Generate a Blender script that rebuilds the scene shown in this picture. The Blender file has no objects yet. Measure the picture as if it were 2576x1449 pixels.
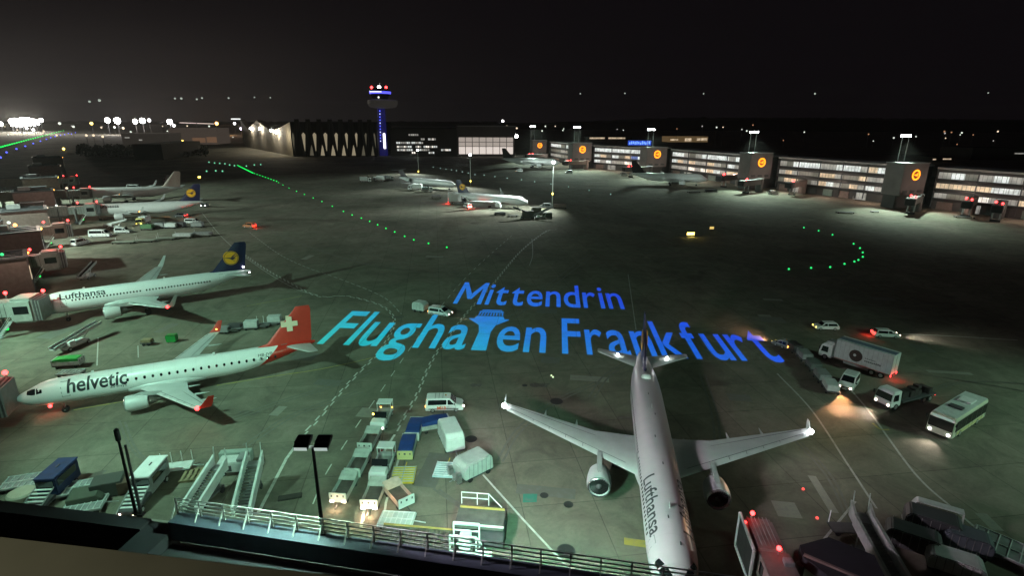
import bpy, bmesh, math, random
from mathutils import Vector, Matrix, noise
random.seed(7)
R = math.radians
sc = bpy.context.scene
COL = sc.collection

# ------------------------------------------------------------------ camera
CAM_H, FPX, PITCH, ROLL = 37.16, 1364.7, R(17.15), R(0.4)      # focal length in pixels of a 2576 px wide view
_cp, _sp = math.cos(PITCH), math.sin(PITCH)
_F = Vector((0, _cp, -_sp)); _R0 = Vector((1, 0, 0)); _U0 = Vector((0, _sp, _cp))
_R = _R0 * math.cos(ROLL) + _U0 * math.sin(ROLL)
_U = _U0 * math.cos(ROLL) - _R0 * math.sin(ROLL)
cam = bpy.data.cameras.new('camera'); cam.sensor_width = 36.0
cam.lens = 36.0 * FPX / 2576.0; cam.clip_start = 0.1; cam.clip_end = 30000
co = bpy.data.objects.new('camera', cam); COL.objects.link(co)
m = Matrix((_R, _U, -_F)).transposed().to_4x4(); m.translation = (0, 0, CAM_H); co.matrix_world = m
sc.camera = co
sc.view_settings.view_transform = 'Standard'; sc.view_settings.look = 'None'
sc.view_settings.exposure = 0.0; sc.view_settings.gamma = 1.0
sc.render.engine = 'CYCLES'
sc.cycles.use_denoising = True
sc.cycles.max_bounces = 4; sc.cycles.diffuse_bounces = 2; sc.cycles.glossy_bounces = 2
sc.cycles.sample_clamp_indirect = 3.0
sc.cycles.caustics_reflective = False; sc.cycles.caustics_refractive = False

def at(u, v, z=0.0):
    """world point at height z seen at (u, v) of the 2576 x 1449 view"""
    d = _F + _R * ((u - 1288) / FPX) - _U * ((v - 724.5) / FPX)
    t = (z - CAM_H) / d.z
    return Vector((0, 0, CAM_H)) + d * t
def at_dist(u, v, dist):
    d = _F + _R * ((u - 1288) / FPX) - _U * ((v - 724.5) / FPX)
    return Vector((0, 0, CAM_H)) + d * (dist / d.y)
def zfor(p, v):
    """height above ground point p that shows at picture row v"""
    lo, hi = -20.0, min(400.0, CAM_H + 1.6 * max(p.y, 1))
    for _ in range(50):
        mid = (lo + hi) / 2; d = Vector((p.x, p.y, mid - CAM_H))
        vv = 724.5 - FPX * d.dot(_U) / d.dot(_F)
        if vv > v: lo = mid
        else: hi = mid
    return lo

# ------------------------------------------------------------------ night sky
w = bpy.data.worlds.new('World'); sc.world = w; w.use_nodes = True
nt = w.node_tree; nt.nodes.clear()
out = nt.nodes.new('ShaderNodeOutputWorld'); bg = nt.nodes.new('ShaderNodeBackground')
tc = nt.nodes.new('ShaderNodeTexCoord'); sep = nt.nodes.new('ShaderNodeSeparateXYZ')
nt.links.new(tc.outputs['Generated'], sep.inputs[0])
def wmath(op, a, b=None, clamp=False):
    n = nt.nodes.new('ShaderNodeMath'); n.operation = op; n.use_clamp = clamp
    for i, s in enumerate((a, b)):
        if s is None: continue
        if isinstance(s, (int, float)): n.inputs[i].default_value = s
        else: nt.links.new(s, n.inputs[i])
    return n.outputs[0]
elev = wmath('ABSOLUTE', sep.outputs[2])
low = wmath('POWER', wmath('SUBTRACT', 1.0, wmath('MULTIPLY', elev, 3.2), True), 2.2)
left = wmath('POWER', wmath('SUBTRACT', wmath('MULTIPLY', sep.outputs[0], -0.9), wmath('MULTIPLY', sep.outputs[1], -0.42), True), 3.0)
glow = wmath('MULTIPLY', low, left)
nz = nt.nodes.new('ShaderNodeTexNoise'); nz.inputs['Scale'].default_value = 4.0; nz.inputs['Detail'].default_value = 4
nt.links.new(tc.outputs['Generated'], nz.inputs['Vector'])
glow = wmath('MULTIPLY', glow, wmath('ADD', wmath('MULTIPLY', nz.outputs[0], 0.9), 0.55))
mix = nt.nodes.new('ShaderNodeMix'); mix.data_type = 'RGBA'
nt.links.new(glow, mix.inputs[0])
mix.inputs[6].default_value = (0.0032, 0.0024, 0.0032, 1); mix.inputs[7].default_value = (0.027, 0.024, 0.023, 1)
nt.links.new(mix.outputs[2], bg.inputs[0]); bg.inputs[1].default_value = 1.0
nt.links.new(bg.outputs[0], out.inputs[0])

# ------------------------------------------------------------------ materials
MATS = {}
def nodes_of(m):
    return m.node_tree, m.node_tree.nodes['Principled BSDF']
def mat(name, col, rough=0.55, metal=0.0, var=0.12, scale=1.5, emit=None, es=0.0, spec=0.4):
    if name in MATS: return MATS[name]
    m = bpy.data.materials.new(name); m.use_nodes = True
    t, b = nodes_of(m)
    b.inputs['Base Color'].default_value = (*col, 1); b.inputs['Roughness'].default_value = rough
    b.inputs['Metallic'].default_value = metal; b.inputs['Specular IOR Level'].default_value = spec
    if var:
        c = t.nodes.new('ShaderNodeTexCoord'); n = t.nodes.new('ShaderNodeTexNoise')
        n.inputs['Scale'].default_value = scale; n.inputs['Detail'].default_value = 5
        t.links.new(c.outputs['Object'], n.inputs['Vector'])
        mp = t.nodes.new('ShaderNodeMapRange'); mp.inputs[1].default_value = 0.3; mp.inputs[2].default_value = 0.7
        mp.inputs[3].default_value = 1 - var; mp.inputs[4].default_value = 1 + var * 0.6
        t.links.new(n.outputs[0], mp.inputs[0])
        v = t.nodes.new('ShaderNodeVectorMath'); v.operation = 'SCALE'; v.inputs[0].default_value = col
        t.links.new(mp.outputs[0], v.inputs['Scale']); t.links.new(v.outputs[0], b.inputs['Base Color'])
        r2 = t.nodes.new('ShaderNodeMapRange'); r2.inputs[3].default_value = max(rough - 0.12, 0.05); r2.inputs[4].default_value = min(rough + 0.12, 1)
        t.links.new(n.outputs[0], r2.inputs[0]); t.links.new(r2.outputs[0], b.inputs['Roughness'])
    if emit:
        b.inputs['Emission Color'].default_value = (*emit, 1); b.inputs['Emission Strength'].default_value = es
    MATS[name] = m
    return m
def glowmat(name, col, s):
    return mat(name, tuple(min(c, .8) * .3 for c in col), .5, var=0, emit=col, es=s)

WHITE = mat('white_paint', (.72, .73, .73), .38, var=.07)
PALE = mat('pale_paint', (.55, .58, .57), .5, var=.15)
GREY = mat('grey_paint', (.25, .26, .26), .55, var=.2)
DGREY = mat('dark_grey_paint', (.07, .07, .075), .6, var=.25)
BLACK = mat('black_rubber', (.015, .015, .016), .8, var=.2)
GLASS = mat('dark_glass', (.008, .010, .012), .08, var=0, spec=.8)
STEEL = mat('bare_steel', (.55, .55, .55), .35, .8, var=.15)
ALU = mat('galvanised_rail', (.55, .59, .58), .45, .2, var=.12)
BLUE = mat('blue_tarpaulin', (.012, .045, .19), .6, var=.25, scale=2)
YELLOW = mat('yellow_paint', (.62, .46, .03), .5, var=.2)
GREEN = mat('green_paint', (.02, .30, .06), .5, var=.2)
RED = mat('red_paint', (.52, .035, .02), .42, var=.06)
NAVY = mat('navy_paint', (.012, .014, .055), .35, var=.1)
GOLD = mat('golden_paint', (.85, .42, .02), .45, var=.05)
BROWN = mat('brown_cladding', (.19, .145, .13), .75, var=.2)
BRONZE = mat('ramp_floor', (.11, .095, .085), .8, var=.3)
WOOD = mat('weathered_timber', (.23, .19, .11), .8, var=.3, scale=3)
ROOF = mat('dark_roofing', (.022, .024, .03), .85, var=.3, scale=.6)
PARAPET = mat('blue_black_cladding', (.055, .072, .10), .5, var=.2)
LEDGE = mat('brown_ledge', (.078, .076, .055), .8, var=.35, scale=.7)
CONCRETE = mat('facade_concrete', (.20, .195, .19), .85, var=.2, scale=.2)
FACADE = mat('dark_facade', (.06, .06, .06), .7, var=.25, scale=.2)
NIGHT = mat('unlit_facade', (.035, .03, .027), .9, var=.3, scale=.05)
INK = mat('dark_lettering', (.02, .022, .028), .5, var=0)
G_WHITE = glowmat('lamp_white', (1, .97, .98), 14)
G_FLOOD = glowmat('floodlight_white', (.95, 1, 1), 40)
G_WARM = glowmat('headlight_warm', (1, .78, .6), 16)
G_RED = glowmat('beacon_red', (1, .03, .03), 14)
G_ORANGE = glowmat('lamp_orange', (1, .36, .06), 9)
G_AMBER = glowmat('lamp_amber', (1, .72, .12), 8)
G_GREEN = glowmat('taxiway_green', (.01, 1, .13), 1.3)
G_CYANW = glowmat('taxiway_pale', (.5, 1, .8), 1.2)
G_BLUE = glowmat('taxiway_blue', (.10, .13, 1), 2.2)
G_SIGN = glowmat('sign_orange', (1, .26, .01), 3.2)

# ------------------------------------------------------------------ mesh building
class MB:
    def __init__(s): s.v = []; s.f = []; s.mi = []
    def add(s, vs, fs, m=0):
        o = len(s.v); s.v += [Vector(p) for p in vs]
        for f in fs: s.f.append([i + o for i in f]); s.mi.append(m)
        return s
    def box(s, x, y, z, dx, dy, dz, m=0, rz=0.0, taper=1.0):
        """centre x,y, bottom z"""
        vs = []
        c, q = math.cos(rz), math.sin(rz)
        for k, zz in ((1, z), (taper, z + dz)):
            for a, b in ((-1, -1), (1, -1), (1, 1), (-1, 1)):
                px, py = a * dx / 2 * k, b * dy / 2 * k
                vs.append((x + px * c - py * q, y + px * q + py * c, zz))
        return s.add(vs, [(3, 2, 1, 0), (4, 5, 6, 7), (0, 1, 5, 4), (1, 2, 6, 5), (2, 3, 7, 6), (3, 0, 4, 7)], m)
    def beam(s, a, b, wd, ht, m=0):
        """rectangular bar from a to b"""
        a, b = Vector(a), Vector(b); d = (b - a).normalized()
        up = Vector((0, 0, 1)) if abs(d.z) < .95 else Vector((1, 0, 0))
        r = d.cross(up).normalized() * wd / 2; u = r.cross(d).normalized() * ht / 2
        vs = [a - r - u, a + r - u, a + r + u, a - r + u, b - r - u, b + r - u, b + r + u, b - r + u]
        return s.add(vs, [(0, 1, 2, 3), (7, 6, 5, 4), (0, 4, 5, 1), (1, 5, 6, 2), (2, 6, 7, 3), (3, 7, 4, 0)], m)
    def tube(s, a, b, r0, r1=None, n=8, m=0):
        a, b = Vector(a), Vector(b); r1 = r0 if r1 is None else r1
        d = (b - a).normalized(); up = Vector((0, 0, 1)) if abs(d.z) < .9 else Vector((1, 0, 0))
        x = d.cross(up).normalized(); y = d.cross(x)
        vs = []
        for c, r in ((a, r0), (b, r1)):
            for k in range(n):
                t = 2 * math.pi * k / n; vs.append(c + x * (r * math.cos(t)) + y * (r * math.sin(t)))
        fs = [(k, (k + 1) % n, n + (k + 1) % n, n + k) for k in range(n)]
        return s.add(vs, fs + [tuple(range(n - 1, -1, -1)), tuple(range(n, 2 * n))], m)
    def loft(s, rings, m=0, caps=True, closed=True):
        n = len(rings[0]); vs = [p for r in rings for p in r]; fs = []
        for i in range(len(rings) - 1):
            for k in range(n if closed else n - 1):
                k2 = (k + 1) % n
                fs.append((i * n + k, i * n + k2, (i + 1) * n + k2, (i + 1) * n + k))
        if caps: fs += [tuple(range(n - 1, -1, -1)), tuple((len(rings) - 1) * n + k for k in range(n))]
        return s.add(vs, fs, m)
    def lathe(s, prof, o, axis='x', n=24, m=0, ys=1.0, caps=True):
        """prof = [(t, r)] along axis from o"""
        o = Vector(o); rings = []
        for t, r in prof:
            ring = []
            for k in range(n):
                a = 2 * math.pi * k / n; p, q = r * math.cos(a), r * math.sin(a) * ys
                ring.append(o + (Vector((t, p, q)) if axis == 'x' else Vector((q, t, p)) if axis == 'y' else Vector((p, q, t))))
            rings.append(ring)
        return s.loft(rings, m, caps=caps)
    def prism(s, poly, y0, y1, m=0, wf=None):
        """side profile (x, z) extruded along y; wf(z) scales the width"""
        n = len(poly); vs = []
        for y in (y0, y1):
            for x, z in poly: vs.append((x, y * (wf(z) if wf else 1), z))
        fs = [(k, (k + 1) % n, n + (k + 1) % n, n + k) for k in range(n)]
        return s.add(vs, fs + [tuple(range(n - 1, -1, -1)), tuple(range(n, 2 * n))], m)
    def poly(s, pts, m=0): return s.add(pts, [tuple(range(len(pts)))], m)
    def slab(s, pts, nrm, t, m=0):
        """flat polygon given thickness t along nrm"""
        n = len(pts); nv = Vector(nrm) * t; vs = [Vector(p) for p in pts] + [Vector(p) + nv for p in pts]
        return s.add(vs, [(k, (k + 1) % n, n + (k + 1) % n, n + k) for k in range(n)] + [tuple(range(n - 1, -1, -1)), tuple(range(n, 2 * n))], m)
    def ball(s, c, r, n=10, m=0, sz=1.0):
        c = Vector(c); k = max(5, n // 2)
        prof = [(-r * math.cos(math.pi * i / k) * sz, max(r * math.sin(math.pi * i / k), r * .02)) for i in range(k + 1)]
        return s.lathe(prof, c, 'z', n, m)
    def build(s, name, mats, parent=None, smooth=None, bevel=0.0, label=None, kind=None, recalc=True):
        me = bpy.data.meshes.new(name)
        me.from_pydata([tuple(p) for p in s.v], [], s.f)
        for k in (mats if isinstance(mats, (list, tuple)) else [mats]): me.materials.append(k)
        me.polygons.foreach_set('material_index', s.mi)
        if recalc or bevel:
            bm = bmesh.new(); bm.from_mesh(me)
            if recalc: bmesh.ops.recalc_face_normals(bm, faces=bm.faces)
            if bevel:
                es = [e for e in bm.edges if len(e.link_faces) == 2 and e.calc_face_angle(0) > .5]
                bmesh.ops.bevel(bm, geom=es, offset=bevel, segments=2, affect='EDGES', clamp_overlap=True)
            bm.to_mesh(me); bm.free()
        if smooth:
            me.polygons.foreach_set('use_smooth', [True] * len(me.polygons)); me.set_sharp_from_angle(angle=R(smooth))
        me.update()
        o = bpy.data.objects.new(name, me); COL.objects.link(o)
        if parent: o.parent = parent
        if label: o['label'] = label
        if kind: o['kind'] = kind
        return o

def thing(name, label, cat, loc=(0, 0, 0), rz=0.0, group=None):
    o = bpy.data.objects.new(name, None); COL.objects.link(o); o.empty_display_size = .5
    o.location = loc; o.rotation_euler = (0, 0, rz); o['label'] = label; o['category'] = cat
    if group: o['group'] = group
    return o
def tag(o, label, cat, group=None):
    o['label'] = label; o['category'] = cat
    if group: o['group'] = group
    return o
def dup(root, loc, rz, label, group=None):
    r = root.copy(); COL.objects.link(r); r.location = loc; r.rotation_euler = (0, 0, rz); r['label'] = label
    if group: r['group'] = group
    for ch in list(root.children):
        c = ch.copy(); COL.objects.link(c); c.parent = r
        for g in list(ch.children):
            d = g.copy(); COL.objects.link(d); d.parent = c
    return r
def lamp(name, kind, loc, power, col, radius=.4, aim=None, angle=120, blend=1.0, parent=None):
    l = bpy.data.lights.new(name, kind); l.energy = power; l.color = col; l.shadow_soft_size = radius
    o = bpy.data.objects.new(name, l); COL.objects.link(o); o.location = loc
    if kind == 'SPOT':
        l.spot_size = R(angle); l.spot_blend = blend
        d = Vector(aim) - Vector(loc); o.rotation_euler = d.to_track_quat('-Z', 'Y').to_euler()
    if parent: o.parent = parent
    return o

def glyph_mesh(txt, bold=0.0, shear=0.0):
    """flat outline of built-in lettering: verts (x, y) and faces"""
    cu = bpy.data.curves.new('t', 'FONT'); cu.body = txt; cu.size = 1.0; cu.offset = bold; cu.shear = shear; cu.resolution_u = 4
    ob = bpy.data.objects.new('t', cu); COL.objects.link(ob)
    dg = bpy.context.evaluated_depsgraph_get(); dg.update()
    me = bpy.data.meshes.new_from_object(ob.evaluated_get(dg))
    bpy.data.objects.remove(ob); bpy.data.curves.remove(cu)
    bm = bmesh.new(); bm.from_mesh(me); bpy.data.meshes.remove(me)
    bmesh.ops.remove_doubles(bm, verts=bm.verts, dist=1e-4)
    bmesh.ops.triangulate(bm, faces=bm.faces)
    return bm
def glyph_data(txt, bold=0.0, shear=0.0, cut=0):
    bm = glyph_mesh(txt, bold, shear)
    for _ in range(cut):
        es = [e for e in bm.edges if e.calc_length() > .12]
        if not es: break
        bmesh.ops.subdivide_edges(bm, edges=es, cuts=1); bmesh.ops.triangulate(bm, faces=bm.faces)
    bm.verts.ensure_lookup_table(); bm.verts.index_update()
    vs = [(v.co.x, v.co.y) for v in bm.verts]; fs = [[v.index for v in f.verts] for f in bm.faces]
    bm.free()
    return vs, fs

exec_sections = []
# ------------------------------------------------------------------ floodlights of the apron (greenish discharge lamps)
TEAL = (.50, 1.0, .74)
TEALW = (.74, 1.0, .84)
KEY = Vector((-11.15, 26.4, 19.9))                                   # the twin head of the lamp post on the roof edge
lamp('post_floodlight', 'SPOT', KEY + Vector((.75, .35, -.25)), 36000, (1.0, .80, .92), .35, (16, 49, 0), 112, 1.0)
lamp('post_floodlight', 'SPOT', KEY + Vector((-.75, .35, -.25)), 15000, (.60, 1, .74), .35, (-18, 42, 0), 166, 1.0)
lamp('facade_floodlight', 'SPOT', (-1.5, 26.8, 12.6), 30000, (.34, 1.0, .66), .4, (1, 46, 0), 135, 1.0)
lamp('terminal_floodlight', 'SPOT', (-52, 40, 34), 80000, TEAL, .6, (-35, 67, 0), 88, 1.0)
lamp('terminal_floodlight', 'SPOT', (-92, 70, 31), 112000, TEAL, .6, (-68, 97, 0), 94, 1.0)
lamp('terminal_floodlight', 'SPOT', (-168, 140, 30), 300000, TEALW, .6, (-122, 172, 0), 108, 1.0)
lamp('terminal_floodlight', 'SPOT', (-270, 235, 34), 900000, TEALW, .6, (-192, 256, 0), 84, 1.0)
lamp('terminal_floodlight', 'SPOT', (98, 34, 30), 75000, (.55, 1, .72), .6, (70, 56, 0), 82, 1.0)

# ------------------------------------------------------------------ ground
def ground_material():
    m = bpy.data.materials.new('apron_concrete'); m.use_nodes = True; t, b = nodes_of(m); N = t.nodes; L = t.links
    c = N.new('ShaderNodeTexCoord')
    def nse(scale, detail=6, rough=.6, dist=0):
        n = N.new('ShaderNodeTexNoise'); n.inputs['Scale'].default_value = scale; n.inputs['Detail'].default_value = detail
        n.inputs['Roughness'].default_value = rough; n.inputs['Distortion'].default_value = dist
        L.new(c.outputs['Object'], n.inputs['Vector']); return n.outputs[0]
    def rng(s, a, b_, lo, hi):
        n = N.new('ShaderNodeMapRange'); n.inputs[1].default_value = a; n.inputs[2].default_value = b_
        n.inputs[3].default_value = lo; n.inputs[4].default_value = hi; L.new(s, n.inputs[0]); return n.outputs[0]
    def mul(a, b_):
        n = N.new('ShaderNodeMath'); n.operation = 'MULTIPLY'
        L.new(a, n.inputs[0]); L.new(b_, n.inputs[1]); return n.outputs[0]
    big = rng(nse(.035, 5, .55, .6), .3, .7, .70, 1.22)
    mid = rng(nse(.22, 6, .68, 1.4), .3, .7, .74, 1.22)
    fin = rng(nse(2.6, 4, .7), .3, .7, .90, 1.08)
    vor = N.new('ShaderNodeTexVoronoi'); vor.inputs['Scale'].default_value = .085; L.new(c.outputs['Object'], vor.inputs['Vector'])
    oil = rng(vor.outputs['Distance'], .03, .14, .62, 1.0)
    mp = N.new('ShaderNodeMapping'); mp.inputs['Rotation'].default_value = (0, 0, R(-8)); L.new(c.outputs['Object'], mp.inputs['Vector'])
    br = N.new('ShaderNodeTexBrick'); br.offset = 0; br.inputs['Color1'].default_value = (1, 1, 1, 1); br.inputs['Color2'].default_value = (.86, .87, .85, 1)
    br.inputs['Mortar'].default_value = (.55, .55, .55, 1); br.inputs['Scale'].default_value = 1.0; br.inputs['Brick Width'].default_value = 7.5
    br.inputs['Row Height'].default_value = 7.5; br.inputs['Mortar Size'].default_value = .05; br.inputs['Mortar Smooth'].default_value = .3
    L.new(mp.outputs[0], br.inputs['Vector'])
    f = mul(mul(mul(big, mid), mul(fin, oil)), br.outputs['Color'])
    cr = N.new('ShaderNodeMix'); cr.data_type = 'RGBA'; L.new(rng(nse(.06, 4, .6), .35, .65, 0, 1), cr.inputs[0])
    cr.inputs[6].default_value = (.182, .182, .140, 1); cr.inputs[7].default_value = (.208, .184, .150, 1)
    v = N.new('ShaderNodeVectorMath'); v.operation = 'SCALE'; L.new(cr.outputs[2], v.inputs[0]); L.new(f, v.inputs['Scale'])
    L.new(v.outputs[0], b.inputs['Base Color'])
    L.new(rng(fin, .9, 1.08, .86, .96), b.inputs['Roughness']); b.inputs['Specular IOR Level'].default_value = .08
    return m
S = 5000
g = MB().poly([(-S, -S, 0), (S, -S, 0), (S, S, 0), (-S, S, 0)]).build('ground', ground_material(), recalc=False)
g['kind'] = 'structure'

# painted markings
def worn(name, col):
    m = bpy.data.materials.new(name); m.use_nodes = True; t, b = nodes_of(m); N = t.nodes; L = t.links
    c = N.new('ShaderNodeTexCoord'); n = N.new('ShaderNodeTexNoise'); n.inputs['Scale'].default_value = 1.7; n.inputs['Detail'].default_value = 7
    L.new(c.outputs['Object'], n.inputs['Vector'])
    r = N.new('ShaderNodeMapRange'); r.inputs[1].default_value = .36; r.inputs[2].default_value = .52; L.new(n.outputs[0], r.inputs[0])
    k = N.new('ShaderNodeMix'); k.data_type = 'RGBA'; L.new(r.outputs[0], k.inputs[0])
    k.inputs[6].default_value = (*[.6 * x + .4 * .15 for x in col], 1); k.inputs[7].default_value = (*col, 1)
    L.new(k.outputs[2], b.inputs['Base Color']); b.inputs['Roughness'].default_value = .7
    return m
PAINT = worn('white_road_paint', (.55, .56, .52)); FAINT = worn('faded_white_paint', (.38, .38, .35)); YPAINT = worn('yellow_road_paint', (.36, .30, .06))
TEALP = worn('teal_ground_paint', (.03, .20, .15)); PATCH = worn('asphalt_patch', (.04, .04, .038))
def resample(pts, step):
    res = [pts[0]]; acc = 0
    for a, b in zip(pts, pts[1:]):
        d = (b - a).length; n = max(1, int(d / step))
        res += [a.lerp(b, (i + 1) / n) for i in range(n)]
    return res
def ribbon(mb, pts, wd, z):
    ls, rs = [], []
    for i, p in enumerate(pts):
        d = (pts[min(i + 1, len(pts) - 1)] - pts[max(i - 1, 0)]).normalized(); n = Vector((-d.y, d.x, 0)) * wd / 2
        ls.append(Vector((p.x, p.y, z)) + n); rs.append(Vector((p.x, p.y, z)) - n)
    for i in range(len(pts) - 1): mb.poly([rs[i], rs[i + 1], ls[i + 1], ls[i]])
def line(px, wd, m, dash=None, zipper=0.0, z=.006, smooth=True, label=None):
    pts = [at(u, v) for u, v in px]
    if smooth and len(pts) > 2:                                      # Catmull-Rom through the points
        P = [pts[0] * 2 - pts[1]] + pts + [pts[-1] * 2 - pts[-2]]; q = []
        for i in range(1, len(P) - 2):
            for k in range(12):
                t = k / 12; a, b, c, d = P[i - 1:i + 3]
                q.append(.5 * ((2 * b) + (c - a) * t + (2 * a - 5 * b + 4 * c - d) * t * t + (3 * b - a - 3 * c + d) * t ** 3))
        pts = q + [pts[-1]]
    mb = MB()
    if zipper or dash:
        on, off = dash or (1.0, 0.0); pts = resample(pts, .25); acc = 0; seg = []; k = 0; state = True
        for a, b in zip(pts, pts[1:]):
            d = (b - a).normalized(); n = Vector((-d.y, d.x, 0)); sh = n * (zipper * (1 if k % 2 else -1))
            if state: seg += [a + sh] if not seg else []; seg.append(b + sh)
            acc += (b - a).length
            if acc >= (on if state else off):
                acc = 0
                if state and len(seg) > 1: ribbon(mb, seg, wd, z)
                seg = []; k += state
                if off > 0: state = not state
        if state and len(seg) > 1: ribbon(mb, seg, wd, z)
    else: ribbon(mb, pts, wd, z)
    o = mb.build('road_marking', m, recalc=False); o['kind'] = 'structure'
    return o
line([(650, 1290), (720, 1155), (757, 1103)], .34, PAINT, smooth=False)
line([(757, 1100), (800, 1055), (846, 1000), (900, 940), (958, 880), (990, 820), (985, 790), (950, 765), (872, 745), (800, 745), (730, 712), (660, 672), (614, 640)], .22, PAINT, (1.1, 0), .17)
line([(907, 1332), (915, 1290), (969, 1131), (993, 1094)], .28, PAINT, smooth=False)
line([(996, 1085), (1014, 1054), (1045, 1001), (1061, 964), (1078, 925), (1100, 885), (1128, 850), (1172, 790), (1240, 715), (1310, 632), (1372, 583), (1402, 577)], .22, PAINT, (1.1, 0), .15)
line([(961, 1338), (971, 1265), (1004, 1151), (1030, 1090)], .24, PAINT, smooth=False)
line([(787, 1269), (810, 1212), (832, 1172), (864, 1123), (905, 1061), (947, 1001), (985, 945), (1040, 865), (1110, 770), (1190, 680), (1290, 590)], .14, PAINT, (1.9, 2.6))
line([(508, 535), (560, 598), (640, 664), (740, 725), (800, 742)], .2, FAINT)
line([(628, 585), (700, 638), (770, 672), (850, 700), (960, 745), (1010, 790)], .22, FAINT, (1.6, .8))
line([(1332, 668), (1340, 640), (1338, 600)], .16, FAINT)
line([(1580, 690), (1590, 760), (1600, 830)], .16, FAINT)
line([(1215, 1195), (1318, 1310), (1425, 1425)], .22, PAINT, smooth=False)
line([(1955, 940), (2040, 1030), (2130, 1165), (2205, 1280)], .24, FAINT)
line([(2135, 975), (2190, 1040), (2300, 1190), (2400, 1282), (2480, 1350)], .26, FAINT)
line([(2066, 1366), (2152, 1262)], .22, FAINT)
line([(2270, 840), (2380, 845), (2560, 856)], .3, FAINT)
line([(185, 1032), (330, 1007)], .2, YPAINT)
line([(545, 970), (700, 945), (800, 930), (925, 903), (1000, 880)], .2, YPAINT)
line([(620, 770), (760, 745)], .18, YPAINT)
line([(1570, 1362), (1640, 1372)], .9, YPAINT)
line([(2195, 1065), (2215, 1080), (2238, 1082)], .3, YPAINT)
line([(244, 920), (247, 850)], .18, FAINT)
line([(348, 900), (347, 870)], .16, FAINT)
def patch(px, m, z=.005):
    o = MB().poly([Vector((p.x, p.y, z)) for p in [at(u, v) for u, v in px]]).build('ground_marking', m, recalc=False); o['kind'] = 'structure'
patch([(1315, 1265), (1350, 1264), (1352, 1243), (1316, 1243)], TEALP)
patch([(420, 1398), (470, 1398), (480, 1378), (432, 1378)], TEALP)
for (u, v, r, d) in [(1185, 1105, .75, 'beside the white covered trailer'), (1424, 1387, .85, 'in front of the roof railing'), (1369, 1247, .45, 'beside the teal painted rectangle'),
               (1400, 1010, .9, 'left of the big airliner tail'), (1320, 970, .4, 'in the open apron'), (1430, 1270, .5, 'left of the nearest airliner engine')]:
    p = at(u, v); mb = MB(); mb.lathe([(.005, r), (.016, r), (.016, r * .82), (.012, r * .8)], (p.x, p.y, 0), 'z', 18)
    o = mb.build('manhole_cover', mat('cast_iron', (.05, .05, .05), .6, .5)); tag(o, 'round iron manhole cover ' + d, 'manhole cover', 'manhole covers in the apron')
random.seed(17)
REP = worn('repair_patch', (.12, .118, .10)); REP2 = worn('pale_patch', (.225, .22, .185)); OIL = worn('oil_stain', (.075, .07, .055))
for k in range(44):
    u, v = random.uniform(120, 2520), random.uniform(640, 1380)
    q = at(u, v); a_, b_ = random.uniform(.5, 3.2), random.uniform(.4, 1.8); t_ = R(-8) + (R(90) if random.random() < .5 else 0); c_, q_ = math.cos(t_), math.sin(t_)
    if k % 3 == 2:
        pts = [(q.x + a_ * .5 * (1 + .3 * math.sin(3 * j + k)) * math.cos(j * .524), q.y + b_ * .5 * (1 + .3 * math.cos(2 * j + k)) * math.sin(j * .524)) for j in range(12)]
    else: pts = [(q.x + x * c_ - y * q_, q.y + x * q_ + y * c_) for x, y in ((-a_, -b_), (a_, -b_), (a_, b_), (-a_, b_))]
    o = MB().poly([(x, y, .0025 + .00004 * k) for x, y in pts]).build('ground_marking', OIL if k % 3 == 2 else (REP, REP2)[k % 2], recalc=False); o['kind'] = 'structure'
RUB = worn('rubber_streak', (.115, .11, .09))
for px in ([(1480, 1000), (1540, 930), (1700, 860), (1900, 800)], [(1250, 1160), (1300, 1080), (1390, 1010), (1500, 960)], [(1760, 940), (1790, 1040), (1800, 1140)], [(560, 1060), (700, 1010), (860, 960), (1000, 900)], [(610, 1120), (740, 1040), (900, 985)], [(2000, 1110), (2080, 1200), (2140, 1330)], [(2300, 990), (2420, 960), (2576, 965)], [(2280, 935), (2430, 960), (2576, 985)], [(1090, 1230), (1230, 1330), (1330, 1420)], [(1280, 800), (1400, 700), (1480, 640)], [(300, 1060), (330, 1130), (390, 1180)], [(640, 560), (720, 600), (900, 660), (1100, 690)]):
    line(px, .28, RUB, z=.0045); line([(u + 14, v + 2) for u, v in px], .28, RUB, z=.0045)
p = at(730, 1253)
o = MB().box(p.x, p.y, .0, 2.3, .75, .22, rz=R(16)).build('timber_baulk', mat('tarred_timber', (.035, .03, .026), .85, var=.3), bevel=.04)
tag(o, 'dark squared timber baulk lying on the road near the lamp post', 'timber')

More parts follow.
